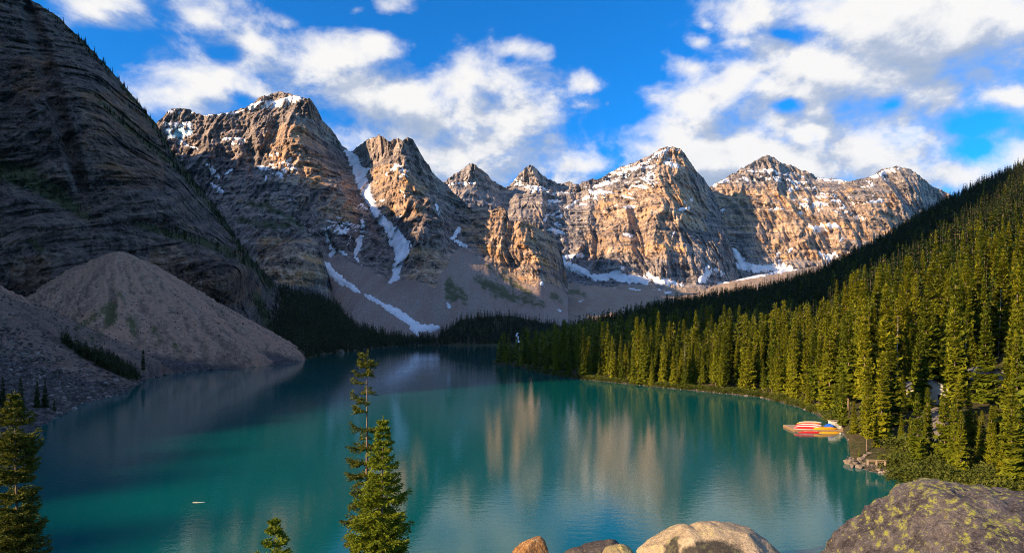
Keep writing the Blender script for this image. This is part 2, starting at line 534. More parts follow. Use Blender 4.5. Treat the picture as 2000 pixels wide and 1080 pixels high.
    me = mesh_np(name, Va.reshape(-1, 3), grid_quads(nr, len(pxs)))
    def full(a):
        return np.concatenate([a, np.repeat(a[-1:], 4, 0)], 0)
    attr(me, 'scree', full(scree))
    nz = 6.0 * fbm(PX / 14., PY / 14., seed + 3.0, 4, 0.6)
    g = np.clip(0.5 + (stroke_field(grass, PX, PY) + nz) / 16.0, 0, 1) if grass else np.zeros_like(PX)
    attr(me, 'grass', full(g))
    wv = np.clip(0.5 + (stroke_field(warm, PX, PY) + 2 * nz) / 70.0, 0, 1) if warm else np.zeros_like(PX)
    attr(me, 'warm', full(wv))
    o = obj(name, me, mat)
    tag(o, kind='structure')
    # normals
    du = np.gradient(V, axis=1); dv = np.gradient(V, axis=0)
    nrm = np.cross(du, dv); nrm /= np.linalg.norm(nrm, axis=-1, keepdims=True) + 1e-9
    nrm *= np.where(nrm[..., 1:2] > 0, -1, 1)
    RELIEFS[name] = (pxs, PX, PY, V, nrm, o)
    # snow lies as its own sheet on the rock, sinking under it where it ends
    wob = 2.6 * fbm(PX / 8., PY / 8., seed + 7.7, 5, 0.7) - 1.2 * np.clip(mid, -1, 1.5) - 0.3
    fields = []
    if len(snow): fields.append(stroke_field(snow, PX, PY) + wob)
    if len(dapple):
        dm = stroke_field(dapple, PX, PY)
        ledge = nrm[..., 2] * 1.0
        nn = fbm(X / 120., Z / 48., seed + 2.2, 5, 0.6)
        fields.append(np.where(dm > -30, -11.6 + 7.5 * (ledge * 1.2 + nn * 1.25) + np.clip(dm, -20, 14) * 0.30, -20))
    if fields:
        s = fields[0]
        for f2 in fields[1:]: s = np.maximum(s, f2)
        sheet('snow_field', V, nrm, s, SNOW, o, Y)
    if len(ice):
        sheet('glacier_ice', V, nrm, stroke_field(ice, PX, PY) + wob, ICE, o, Y, 1.6)
    return o


def sheet(name, V, nrm, s, mat, parent, Y, lift=1.0):
    Vs = V.copy()
    for _ in range(5):                                      # snow evens out the blocks under it
        Vp = np.pad(Vs, ((1, 1), (1, 1), (0, 0)), mode='edge')
        Vs = (Vp[:-2, 1:-1] + Vp[2:, 1:-1] + Vp[1:-1, :-2] + Vp[1:-1, 2:] + 2 * Vp[1:-1, 1:-1]) / 6.0
    h = np.clip(s, -3, 4) * 1.6 * np.clip(Y / 2400., 0.1, 1.6) * lift
    P = Vs + (nrm * 0.25 + np.array([0, -0.75, 0.3])) * h[..., None]
    mx = np.maximum(np.maximum(s[:-1, :-1], s[1:, :-1]), np.maximum(s[:-1, 1:], s[1:, 1:])) > 0
    if not mx.any(): return
    i = np.arange(s.size).reshape(s.shape)
    q = np.stack([i[:-1, :-1][mx], i[:-1, 1:][mx], i[1:, 1:][mx], i[1:, :-1][mx]], -1)
    used, inv = np.unique(q, return_inverse=True)
    return obj(name, mesh_np(name, P.reshape(-1, 3)[used], inv.reshape(-1, 4)), mat, parent)


def S(*a): return list(a)


# ---- the far peaks on the right
relief('far_peak_range',
    ridge=[(1340,400),(1375,372),(1392,362),(1420,348),(1440,336),(1455,326),(1470,318),(1482,310),(1497,304),(1512,309),(1522,318),(1545,325),(1560,333),(1580,339),(1600,346),(1640,352),(1665,356),(1685,349),(1705,343),(1717,334),(1730,329),(1752,327),(1772,330),(1788,338),(1800,350),(1830,367),(1857,382),(1950,425),(2100,470)],
    base=[(1340,580),(1420,560),(2100,560)],
    ctrl=[(1390,365,4350),(1495,306,4550),(1600,347,4600),(1650,352,4620),(1745,328,4700),(1855,381,4950),(2100,470,5300),(1440,450,3950),(1520,440,4000),(1600,430,4080),
          (1700,420,4250),(1800,420,4550),(1780,380,4500),(1400,520,3700),(1500,520,3720),(1600,510,3800),(1700,500,3950),(1800,500,4200),(1340,580,3500),(1500,580,3450),(1700,570,3700),(2100,560,4600),(1620,380,4350),(1500,370,4250)],
    pxs=np.arange(1340, 2040, 1.6), nrow=170, mat=ROCK_FAR, lam=330, amp=85, P=95, T=0.85, seed=21.0, jag=2.2,
    snow=[S((1384,364,3),(1410,355,4),(1425,350,3)),S((1443,351,3),(1455,348,4),(1463,353,2)),S((1542,371,3),(1553,368,4),(1562,366,2)),S((1600,349,2),(1620,353,3),(1650,353,3)),
          S((1712,344,2),(1722,339,4),(1740,332,4),(1755,332,2)),S((1580,440,2),(1592,448,5),(1612,443,8),(1630,440,5),(1643,446,2)),S((1590,455,3),(1600,452,4)),S((1690,396,2),(1705,393,4),(1722,392,2)),
          S((1600,494,3),(1615,503,5),(1630,498,6),(1645,506,3)),S((1425,480,2),(1435,492,6),(1446,507,7)),S((1440,520,8),(1465,522,9),(1490,525,8),(1520,522,8),(1550,524,4)),S((1520,495,2),(1515,507,3),(1525,510,2)),S((1540,490,2),(1550,482,2)),
          S((1408,412,2),(1420,410,3)),S((1500,410,1.5),(1530,407,2)),S((1670,423,2),(1690,427,2)),S((1630,392,1.5),(1615,395,2)),S((1600,410,1.5),(1605,398,1.5)),S((1640,470,1.5),(1650,463,2))],
    dapple=[S((1470,335,16),(1520,345,20),(1580,355,16)),S((1730,340,14),(1700,360,14)),S((1580,400,20),(1650,400,20))],
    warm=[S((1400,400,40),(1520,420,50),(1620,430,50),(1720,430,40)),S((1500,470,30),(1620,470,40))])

# ---- the big wall with two towers to its left
relief('great_wall_peak',
    ridge=[(845,372),(872,352),(885,343),(900,333),(912,326),(922,321),(932,326),(942,334),(952,340),(960,352),(975,362),(988,368),(998,360),(1005,350),(1015,338),(1027,328),(1038,323),(1048,330),(1058,343),(1070,352),(1090,360),(1110,358),(1130,360),(1150,353),(1165,352),(1185,342),(1205,331),(1225,322),(1240,318),(1255,310),(1270,302),(1285,296),(1300,289),(1315,288),(1327,291),(1335,298),(1345,313),(1352,322),(1362,338),(1375,350),(1390,372),(1402,400),(1415,440),(1425,470),(1436,510),(1445,545)],
    base=[(845,590),(1100,600),(1250,585),(1445,570)],
    ctrl=[(922,321,3700),(1038,323,3850),(988,368,3900),(880,350,3650),(925,400,3350),(1035,400,3500),(1000,440,3300),(1090,360,4050),(1150,353,4000),(1210,330,3900),(1305,289,3850),(1355,330,3950),(1392,372,4150),
          (1150,420,3560),(1250,420,3420),(1320,400,3400),(1380,430,3650),(1120,500,3250),(1200,500,3130),(1300,500,3080),(1360,500,3150),(1420,480,3500),(1443,540,3500),(1120,575,3000),(1220,570,2920),(1330,570,2920),(1430,570,3150),(900,590,2800),(900,480,3100),(1070,430,3450)],
    pxs=np.arange(845, 1446, 1.4), nrow=215, mat=ROCK_FAR, lam=300, amp=85, P=85, T=0.85, seed=12.0, jag=2.2,
    snow=[S((1265,314,2),(1280,305,4),(1295,297,4),(1305,292,3)),S((1240,328,2),(1262,318,3)),S((1228,370,2),(1240,358,4),(1258,349,4),(1278,341,4)),S((1300,318,3),(1318,322,4),(1325,328,2)),
          S((1150,372,2),(1160,378,4),(1165,388,3)),S((1180,350,3),(1190,345,2)),S((1100,408,2),(1118,400,3),(1130,390,2)),S((1180,410,2),(1205,400,2)),S((1225,404,2),(1240,402,2)),S((1325,410,2),(1345,407,3)),S((1338,393,2),(1350,391,2)),S((1086,452,2),(1100,454,2)),
          S((1098,503,4),(1118,500,5),(1138,497,3)),S((1102,516,6),(1120,522,8),(1140,531,7),(1162,542,6)),S((1160,543,5),(1185,540,7),(1207,533,9),(1216,524,4)),S((1207,540,9),(1235,544,8),(1262,548,8)),S((1262,540,4),(1268,534,3),(1285,549,7),(1310,551,6),(1332,557,3)),
          S((1384,520,3),(1383,532,7),(1372,546,9)),S((1400,525,4),(1410,535,5)),S((875,362,2),(900,357,2),(935,358,2)),S((1310,467,1.5),(1319,452,1.5)),S((1064,430,2),(1067,420,1.5)),S((1220,458,1.5),(1232,460,2)),S((1020,348,2),(1018,353,2))],
    dapple=[S((1180,350,18),(1240,335,20),(1290,310,18)),S((1150,385,20),(1220,375,22),(1270,345,18)),S((1320,305,14)),S((1010,355,14),(1050,370,14),(1100,390,16)),S((1100,410,14),(1080,450,14))],
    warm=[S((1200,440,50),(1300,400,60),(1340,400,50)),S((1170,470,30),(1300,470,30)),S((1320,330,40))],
    scree_top=[(845,600),(1100,548),(1150,560),(1220,556),(1330,564),(1445,560)])

# ---- the two near peaks with the snow gully between them, and the sunlit buttress to their right
def couloir(PX, PY, X, Z):
    f = stroke_field([S((686,300,22),(700,345,24),(716,385,24),(745,430,26),(772,470,30),(778,510,30),(768,548,20)),
                      S((640,470,12),(650,500,14)),S((707,430,10),(700,490,14)),S((888,400,10),(893,440,16),(895,480,16))], PX, PY)
    g = stroke_field([S((462,215,8),(480,260,9),(500,330,9)),S((536,200,7),(537,250,9),(520,300,9))], PX, PY)
    return 60.0 * sstep(-16, 14, f) + 45.0 * sstep(-14, 6, g)

relief('twin_peaks',
    ridge=[(280,262),(306,240),(320,226),(333,216),(350,212),(368,213),(382,220),(398,228),(412,224),(440,222),(462,218),(478,212),(490,206),(502,198),(510,190),(517,187),(522,190),(530,184),(545,181),(556,182),(566,182),(576,187),(588,193),(600,194),(606,193),(614,204),(622,218),(630,236),(645,252),(656,266),(668,286),(680,297),(690,295),(700,286),(715,276),(730,270),(740,264),(750,269),(762,278),(768,272),(778,271),(786,276),(796,269),(806,271),(813,284),(820,298),(830,317),(838,326),(845,338),(858,350),(870,360),(880,372),(893,385),(905,392),(915,405),(930,408),(945,402),(955,410),(968,408),(978,402),(985,408),(995,432),(1010,430),(1030,432),(1048,446),(1062,452),(1075,462),(1085,470),(1093,482),(1099,505),(1103,530),(1110,552)],
    base=[(280,600),(600,640),(700,700),(930,700),(1000,670),(1110,640)],
    ctrl=[(345,212,2500),(440,222,2420),(550,181,2430),(603,195,2330),(590,260,2230),(520,290,2230),(430,290,2290),(330,270,2420),(645,252,2480),(688,296,2560),(735,265,2300),(800,270,2200),(845,338,2330),(905,392,2350),(960,408,2280),(985,404,2230),(1050,446,2200),(1090,480,2260),(1106,545,2350),
          (590,340,2080),(640,360,2080),(470,370,2080),(380,380,2150),(560,440,1870),(640,470,1790),(660,505,1740),(700,330,2420),(735,420,2030),(770,480,1840),(790,340,2050),(820,420,1900),(860,400,2080),(800,500,1680),(850,540,1620),(890,470,1950),(930,470,2030),(960,480,1980),(1000,520,1930),(1040,480,2030),(1065,500,2000),(1090,540,2080),(1020,560,1830),(1060,560,1850),
          (690,520,1700),(730,545,1630),(800,550,1600),(880,500,1800),(700,600,1420),(800,610,1430),(860,590,1520),(950,600,1560),(1050,600,1640),(700,690,1180),(820,680,1270),(930,690,1480),(930,640,1500),(1100,640,1480),(1108,600,1850),(560,600,1600),(400,500,1850),(300,560,1900),(300,330,2300)],
    pxs=np.arange(285, 1111, 1.4), nrow=330, mat=ROCK_MID, lam=190, amp=58, P=62, T=0.85, dip=0.06, seed=3.0, jag=2.0, back=(130., 1.8),
    scree_top=[(280,640),(600,520),(640,505),(660,500),(690,515),(700,520),(722,530),(750,543),(775,548),(802,547),(830,552),(850,558),(868,525),(882,500),(900,482),(917,487),(935,505),(955,517),(990,535),(1042,562),(1050,552),(1057,545),(1075,555),(1100,567),(1111,575)],
    extra=couloir,
    snow=[S((677,296,5),(690,308,9),(700,335,12),(712,368,11),(726,398,8),(740,422,8),(756,442,10),(772,462,15),(784,482,17),(783,500,12),(776,520,9),(772,540,8),(762,552,4)),S((780,470,8),(797,472,4)),S((790,490,10),(797,495,4)),
          S((700,335,8),(722,330,3)),S((627,507,6),(640,525,9),(655,540,9),(672,552,7),(690,562,5),(703,571,2.5)),S((714,576,2),(730,585,4),(750,596,5),(768,606,6),(785,617,7),(803,630,8),(820,640,9),(840,641,8),(853,641,4)),S((805,640,6),(815,652,5)),
          S((647,497,5),(652,488,3)),S((640,470,2),(634,445,2)),S((645,480,1.5),(650,490,2)),S((707,430,3),(709,444,3)),S((695,470,2.5),(705,462,4),(700,485,7),(693,502,3),(706,518,1.5)),S((685,462,1.5),(678,478,1.5)),S((664,492,1.5),(675,497,1.5)),S((705,400,3),(715,408,4)),
          S((900,440,2),(892,456,4),(886,468,5),(898,476,4),(912,482,3)),S((874,592,2.5),(878,600,1.5)),S((1058,553,4),(1063,560,2)),S((1085,603,2),(1095,608,2)),
          S((495,206,5),(515,203,7),(540,204,6),(560,196,7),(578,192,6),(592,196,3)),S((470,217,3),(492,211,4)),S((400,226,2),(470,219,2)),S((318,242,3),(345,245,5),(372,243,4)),S((385,214,2),(375,222,3),(360,232,2)),
          S((435,273,2),(460,271,4),(478,274,2)),S((455,281,2),(470,281,3)),S((330,268,3),(352,278,5),(372,286,3),(385,290,1)),S((405,322,3),(418,336,5),(428,347,4)),S((416,360,4),(426,368,5),(434,375,3)),S((440,340,1.5),(452,332,2)),S((522,302,1.5),(545,302,1.5)),S((545,320,1.5),(566,312,2)),S((533,340,2),(549,339,3),(552,348,2)),S((560,372,2),(564,386,2)),S((518,355,1.5),(520,345,1.5)),
          S((755,340,2),(768,330,3),(778,322,2)),S((785,330,1.5),(795,333,2)),S((720,270,1.5),(728,273,1.5)),S((783,372,2),(795,385,2)),S((792,382,4),(796,378,2)),S((850,395,1.5),(858,420,2)),S((740,392,1.5),(750,392,2)),S((770,425,1.5),(780,424,1.5))],
    ice=[S((322,256,5),(345,260,9),(368,256,8)),S((330,268,3),(355,268,5))],
    dapple=[S((700,430,16),(660,440,14)),S((345,225,14)),S((520,320,16),(560,330,14)),S((790,330,18))],
    grass=[S((880,560,14),(885,580,12)),S((900,570,8),(905,585,8)),S((930,545,5),(960,560,14),(1000,580,10),(1040,592,7),(1060,598,4)),S((950,520,3),(1000,550,6),(1040,580,6)),S((1080,575,8),(1090,585,5)),S((520,400,8),(545,420,8))],
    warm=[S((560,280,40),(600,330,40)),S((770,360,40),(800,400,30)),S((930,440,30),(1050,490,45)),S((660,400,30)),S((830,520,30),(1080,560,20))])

# ---- the dark rounded buttress under the left peak
relief('dark_buttress',
    ridge=[(400,430),(430,405),(460,396),(485,393),(505,395),(530,404),(555,414),(575,426),(595,444),(610,458),(622,478),(630,500),(638,525),(645,548),(652,575),(665,600)],
    base=[(400,620),(665,630)],
    ctrl=[(430,405,1700),(500,395,1650),(560,416,1600),(610,458,1560),(645,545,1560),(662,600,1560),(500,450,1500),(560,480,1440),(610,500,1450),(640,540,1500),(450,470,1520),(540,540,1330),(600,560,1330),(640,590,1400),(500,620,1150),(600,625,1120),(660,625,1180),(400,620,1250)],
    pxs=np.arange(402, 666, 1.4), nrow=150, mat=ROCK_MID, lam=120, amp=28, P=38, T=0.8, seed=33.0, jag=1.8, back=(200, 0.9),
    grass=[S((480,400,5),(520,402,8),(560,422,7),(590,446,5)),S((470,430,8),(520,440,10),(560,440,8))],
    warm=[S((540,500,40),(600,520,30))])
# ---- the shaded near mountain on the left
def near_gully(PX, PY, X, Z):
    f = stroke_field([S((55,20,10),(80,90,12),(95,150,14),(110,210,12),(140,300,10),(160,370,8))], PX, PY)
    g = stroke_field([S((-20,330,24),(60,350,26),(130,395,20),(180,430,12)),S((260,440,8),(330,455,12),(420,480,12),(500,520,10)),S((190,190,5),(240,240,7),(300,290,8),(350,330,8),(420,410,8))], PX, PY)
    return 26.0 * sstep(-12, 10, f) + 9.0 * sstep(-14, 8, g)

_px = np.concatenate([np.arange(-1300, -60, 14.0), np.arange(-60, 575, 1.9)])
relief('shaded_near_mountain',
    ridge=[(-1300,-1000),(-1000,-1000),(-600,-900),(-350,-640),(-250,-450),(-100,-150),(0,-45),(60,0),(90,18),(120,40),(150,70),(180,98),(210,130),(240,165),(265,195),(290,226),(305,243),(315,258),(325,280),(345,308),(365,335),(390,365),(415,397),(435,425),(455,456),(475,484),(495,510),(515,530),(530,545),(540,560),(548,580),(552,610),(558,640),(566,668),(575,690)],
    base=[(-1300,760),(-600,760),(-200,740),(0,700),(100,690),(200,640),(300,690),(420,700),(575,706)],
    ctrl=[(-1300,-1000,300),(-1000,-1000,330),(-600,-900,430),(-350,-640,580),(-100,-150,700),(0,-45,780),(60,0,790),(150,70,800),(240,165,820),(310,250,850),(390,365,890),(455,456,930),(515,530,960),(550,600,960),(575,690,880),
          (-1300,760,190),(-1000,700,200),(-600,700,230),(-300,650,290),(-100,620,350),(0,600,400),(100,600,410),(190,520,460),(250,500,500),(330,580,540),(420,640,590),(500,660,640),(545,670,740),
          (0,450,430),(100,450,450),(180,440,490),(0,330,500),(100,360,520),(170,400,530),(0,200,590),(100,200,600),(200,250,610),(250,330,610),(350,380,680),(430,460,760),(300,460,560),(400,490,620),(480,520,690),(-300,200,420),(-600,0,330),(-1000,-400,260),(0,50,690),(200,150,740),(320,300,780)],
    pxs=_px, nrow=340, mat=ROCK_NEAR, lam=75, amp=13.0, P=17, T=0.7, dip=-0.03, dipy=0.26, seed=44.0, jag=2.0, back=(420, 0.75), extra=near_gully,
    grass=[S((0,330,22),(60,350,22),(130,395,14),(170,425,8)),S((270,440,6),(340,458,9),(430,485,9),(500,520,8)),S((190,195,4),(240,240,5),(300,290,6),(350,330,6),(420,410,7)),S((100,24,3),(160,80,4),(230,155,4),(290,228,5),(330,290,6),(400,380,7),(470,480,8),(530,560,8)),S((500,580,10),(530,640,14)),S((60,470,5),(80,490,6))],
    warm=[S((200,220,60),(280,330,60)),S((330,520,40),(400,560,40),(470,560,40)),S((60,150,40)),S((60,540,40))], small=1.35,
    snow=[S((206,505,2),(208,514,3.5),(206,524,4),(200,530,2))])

# ---- the ridge behind it, unseen, added and shaped to shade lake, hillside and peaks
def shade_ridge():
    crest = np.array([(-590, -440, 140), (-598, -244, 229), (-620, -210, 233), (-640, -180, 241), (-665, -136, 253), (-688, -104, 290), (-692, -84, 500), (-698, 0, 680), (-670, 80, 760), (-640, 170, 850), (-660, 300, 890), (-700, 450, 840), (-790, 700, 640), (-900, 1000, 495), (-1150, 1300, 655), (-1206, 1402, 730), (-1300, 1510, 795), (-1526, 1775, 890), (-1876, 2182, 955), (-2400, 2700, 1010), (-3100, 3100, 900)], float)
    t = np.linspace(0, len(crest) - 1, 260)
    cx = np.stack([np.interp(t, np.arange(len(crest)), crest[:, k]) for k in range(3)], -1)
    cx[:, 2] += np.minimum(24, 0.035 * cx[:, 2] + np.clip(cx[:, 1], 0, 400) * .05) * fbm(t * 2.1, 0.3, 0.7, 5)
    tan = np.gradient(cx[:, :2], axis=0); tan /= np.linalg.norm(tan, axis=1)[:, None]
    nor = np.stack([tan[:, 1], -tan[:, 0]], -1)
    rows = []
    for s in np.linspace(-1, 1, 41):
        r = cx.copy()
        wd = cx[:, 2] * (0.33 if s > 0 else 0.7)
        r[:, :2] += nor * (s * wd)[:, None]
        r[:, 2] = cx[:, 2] * (1 - abs(s) ** 0.9) - 5
        n = ridged(r[:, 0] / 140, r[:, 1] / 140, r[:, 2] / 300, 4)
        r[:, 2] += 18 * n * min(1, 3 * abs(s)) * (1 - abs(s))
        rows.append(r)
    V = np.stack(rows)
    o = obj('added_shade_ridge', mesh_np('added_shade_ridge', V.reshape(-1, 3), grid_quads(41, len(t))), ROCK_MID)
    tag(o, kind='structure')
shade_ridge()

# ------------------------------------------------------------------ lake, shores and low ground
m, N = new_mat('glacial_water')
pos = N.n('ShaderNodeNewGeometry').outputs['Position']
w1 = N.noise(N.v('MULTIPLY', pos, (0.55, 1.1, 1.0)), 1.0, 4, 0.62)
w2 = N.noise(N.v('MULTIPLY', pos, (2.6, 4.2, 1.0)), 1.0, 3, 0.6)
patch = N.mr(N.noise(N.v('MULTIPLY', pos, (0.010, 0.006, 1.0)), 1.0, 4, 0.6), 0.35, 0.65, 0.35, 1.0)
hh = N.m('MULTIPLY', N.m('MULTIPLY_ADD', w2, 0.35, w1), patch)
bp = N.n('ShaderNodeBump', {'Strength': 0.10, 'Distance': 0.20, 'Height': hh})
wc = N.mix(N.noise(pos, 0.012, 3, 0.5), (0.0, 0.078, 0.082), (0.0, 0.112, 0.108))
b = N.n('ShaderNodeBsdfPrincipled', {'Base Color': wc, 'Roughness': 0.025, 'IOR': 1.33, 'Normal': bp.outputs[0]})
b.inputs['Specular IOR Level'].default_value = 0.5
finish(N, b.outputs[0])
WATER = m
bm = bmesh.new()
bmesh.ops.create_grid(bm, x_segments=4, y_segments=4, size=1.0)
for v in bm.verts:
    v.co = (v.co.x * 1500, 700 + v.co.y * 900, 0)
tag(bm_obj('lake', bm, WATER), kind='structure')


def ground_material(name, a, b_, c, scale=1.0):
    m, N = new_mat(name)
    pos = N.n('ShaderNodeNewGeometry').outputs['Position']
    n1 = N.noise(pos, 0.15 * scale, 6, 0.65)
    n2 = N.noise(pos, 1.4 * scale, 5, 0.7)
    col = N.mix(N.mr(n1, 0.38, 0.62), a, b_)
    col = N.mix(N.mr(n2, 0.45, 0.7), col, c)
    bp = N.n('ShaderNodeBump', {'Strength': 0.7, 'Distance': 0.6 / scale, 'Height': n2})
    b = N.n('ShaderNodeBsdfPrincipled', {'Base Color': col, 'Roughness': 0.95, 'Normal': bp.outputs[0]})
    b.inputs['Specular IOR Level'].default_value = 0.1
    finish(N, b.outputs[0])
    return m

FLOOR = ground_material('forest_floor_soil', (0.035, 0.045, 0.014), (0.075, 0.06, 0.03), (0.11, 0.085, 0.05))
RUBBLE = ground_material('rubble_ground', (0.055, 0.05, 0.047), (0.12, 0.10, 0.085), (0.20, 0.17, 0.145), 0.6)
TALUS = ground_material('brown_talus', (0.17, 0.125, 0.10), (0.235, 0.175, 0.14), (0.10, 0.075, 0.06), 1.1)

# valley floor and moraine between the forest and the big wall
relief('moraine_valley',
    ridge=[(830,640),(900,612),(960,600),(1000,594),(1060,590),(1100,568),(1130,560),(1160,556),(1180,562),(1210,560),(1240,565),(1280,560),(1330,566),(1380,556),(1430,548),(1520,528),(1600,520),(1760,520)],
    base=[(830,690),(1100,680),(1760,680)],
    ctrl=[(830,640,1650),(1000,594,2100),(1100,568,2600),(1200,560,2980),(1330,566,2980),(1430,548,3150),(1600,520,3600),(1760,520,3700),(900,660,1520),(1100,640,1620),(1200,620,1900),(1300,600,2300),(1500,600,2300),(1160,590,2300),(1250,590,2450),(1760,620,2000),(830,690,1480),(1100,680,1500),(1400,680,1500),(1760,680,1500)],
    pxs=np.arange(830, 1760, 2.4), nrow=70, mat=ROCK_FAR, lam=160, amp=12, P=30, T=0.0, seed=55.0, jag=2.0, back=(300, 0.2),
    scree_top=[(800,300),(1800,300)],
    extra=lambda PX, PY, X, Z: 45 * fbm(PX / 45., PY / 16., 2.2, 4, 0.55) - 40 * sstep(-12, 8, stroke_field([S((1130,575,8),(1160,562,8),(1185,572,8)),S((1060,610,6),(1150,600,10),(1260,588,8))], PX, PY)),
    snow=[S((1128,592,2),(1140,587,1.5)),S((1085,604,3),(1098,609,2)),S((1300,572,1.5),(1315,570,1.5)),S((1200,556,5),(1240,562,4),(1300,562,4)),S((1380,552,5),(1430,545,6),(1500,530,7),(1560,522,5))],
    grass=[S((1095,565,6),(1140,575,6)),S((1110,560,8))])

# shoreline of the lake in plan: left side then far side
LEFT_SHORE = [on_ground(px, py) for px, py in ((-160, 980), (0, 866), (60, 832), (125, 800), (145, 790), (235, 768), (275, 742), (330, 730), (420, 722), (500, 716), (583, 709), (598, 701), (622, 694), (650, 689), (700, 684), (745, 679), (800, 675.5))]


def polar_ground(name, u_px, Ys, Yr, rows, zfun, mat, back=None):
    """ground sheet: for every bearing (photo column) from the shore distance Ys to Yr"""
    u = (np.asarray(u_px, float) - PX0) / F
    t = np.linspace(0, 1, rows)[:, None] ** 1.4
    YY = Ys[None, :] + (Yr - Ys)[None, :] * t
    XX = u[None, :] * YY
    ZZ = zfun(XX, YY, np.repeat(np.asarray(u_px, float)[None, :], rows, 0), t + 0 * YY)
    V = np.stack([XX, YY, ZZ], -1)
    o = obj(name, mesh_np(name, V.reshape(-1, 3), grid_quads(rows, len(u))), mat)
    tag(o, kind='structure')
    return o, XX, YY, ZZ

# left shore: two fans of broken rock under the cliffs
APEX1 = (-262.0, 262.0, 60.0)
APEX2 = (-292.0, 452.0, 84.0)
def left_ground_z(X, Y):
    sh = np.array(LEFT_SHORE)
    xs = np.interp(Y, sh[:, 1], sh[:, 0])
    d = xs - X                                     # metres inland
    z = np.where(d > 0, 0.20 * np.minimum(d, 40) + 0.05 * d, 0.14 * d)
    n = 1.6 * fbm(X / 30., Y / 30., 0.5, 5, 0.55)
    def cone(a, k, c):
        r = np.hypot(X - a[0], Y - a[1])
        ang = np.arctan2(Y - a[1], X - a[0])
        rr = r * (1 + 0.10 * np.sin(ang * 3 + c) + 0.05 * np.sin(ang * 9 + c * 2))
        rr = np.sqrt(rr * rr + 120.0) 
        return a[2] + 4.0 - k * rr + 2.6e-4 * rr * rr + 3.0 * fbm(X / 55., Y / 55., c, 3)
    inland = sstep(-8, 14, d)
    fr = fan_runs(X, Y)
    c1 = cone(APEX1, 0.60, 0.4) + 1.3 * fr[0]; c2 = cone(APEX2, 0.655, 1.3) + 1.6 * fr[1]
    zc = np.maximum(c1, c2)
    which = np.where(c1 > c2, 1.0, 0.0)
    k = np.maximum(z + n * np.clip(d / 20, 0, 1), np.where(zc > -1, zc + 0.35 * n, -9))
    return np.where(d > 0, k, np.minimum(z, k)), which, zc - z

def fan_runs(X, Y):
    out = []
    for a in (APEX1, APEX2):
        r = np.hypot(X - a[0], Y - a[1]); ang = np.arctan2(Y - a[1], X - a[0])
        ang = ang + 0.10 * fbm(X / 40., Y / 40., a[0], 3)
        out.append(fbm(ang * 13.0, r / 110.0, a[1] * .01, 5, 0.65) * np.clip(r / 45.0, 0.25, 1.0))
    return out

lu = np.concatenate([np.arange(-4200, -420, 60.0), np.arange(-420, 760, 3.0)])
lY0 = np.full(len(lu), 60.0); lY1 = np.full(len(lu), 1020.0)
rows = 300
tt = np.linspace(0, 1, rows)[:, None]
LY = 40.0 * (1020.0 / 40.0) ** (tt + 0 * lu[None, :])
LX = (lu[None, :] - PX0) / F * LY
LZ, _wh, _over = left_ground_z(LX, LY)
me = mesh_np('talus_slope', np.stack([LX, LY, LZ], -1).reshape(-1, 3), grid_quads(rows, len(lu)))
lpx = lu[None, :] + 0 * LY
lpy = PYH - (LZ - CAMZ) / LY * F
gr_f = np.clip(0.5 + (stroke_field([S((190,610,6),(220,600,12),(215,625,14)),S((255,625,10),(262,650,8)),S((300,640,6),(310,660,5)),S((180,660,6),(200,650,5)),S((340,670,4),(350,690,5)),S((230,570,4),(240,585,4)),S((150,640,6),(180,620,8)),S((130,670,3),(180,690,8),(230,715,10),(265,735,8))], lpx, lpy) + 6 * fbm(lpx / 12, lpy / 12, 1.1, 4)) / 16, 0, 1)
attr(me, 'grass', gr_f); attr(me, 'scree', np.clip(_over / 3, 0, 1) * np.where(_wh > 0.5, sstep(30, 45, LZ + 5 * fbm(LX / 12, LY / 12, .3, 3)) * .6 + .4, 1.0)); attr(me, 'warm', np.zeros(LX.size)); _fr = fan_runs(LX, LY); attr(me, 'runs', np.where(_wh > .5, _fr[0], _fr[1]) * .5 + .5)
tag(obj('talus_slope', me, rock_material('talus_rubble', (0.05, 0.045, 0.043), (0.12, 0.10, 0.09), (0.24, 0.20, 0.175), (0.2, 0.13, 0.08), feat=0.06, bump=0.5, scree=(0.36, 0.235, 0.16), runs_attr=True)), kind='structure')

# forested slope behind the far left corner of the lake
FSL_SHORE = [(555, 700), (598, 701), (622, 694), (650, 689), (700, 684), (745, 679), (800, 675.5), (850, 674)]
relief('left_valley_slope',
    ridge=[(470,545),(540,568),(580,572),(610,580),(640,588),(660,600),(675,622),(700,640),(740,652),(790,660),(850,664)],
    base=[(470,706),(540,706)] + [(a, b_ + 0.6) for a, b_ in FSL_SHORE],
    ctrl=[(470,700,640),(470,545,1040),(540,700,600),(600,701,520),(650,689,690),(700,684,820),(745,679,990),(800,675.5,1160),(850,674,1250),(540,568,1050),(610,580,1150),(660,600,1180),(700,640,1120),(790,660,1260),(850,664,1350),(600,640,820),(660,650,900)],
    pxs=np.arange(470, 851, 3.0), nrow=60, mat=FLOOR, lam=100, amp=4, P=20, T=0.0, seed=61.0, jag=1.0, back=(200, 0.3))

# wooded rise behind the far end of the lake
relief('far_wooded_rise',
    ridge=[(780,668),(850,662),(880,640),(900,625),(930,620),(1000,617),(1050,628),(1110,640),(1180,640),(1260,632),(1330,630)],
    base=[(780,676.5),(850,675.5),(1000,675.5),(1330,676)],
    ctrl=[(780,676,1180),(850,675,1240),(1000,675,1230),(1330,676,1200),(780,668,1230),(850,662,1290),(900,625,1390),(1000,617,1410),(1110,640,1390),(1330,630,1440),(950,650,1300)],
    pxs=np.arange(780, 1331, 4.0), nrow=40, mat=FLOOR, lam=100, amp=3, P=20, T=0.0, seed=66.0, jag=1.0, back=(250, 0.15))

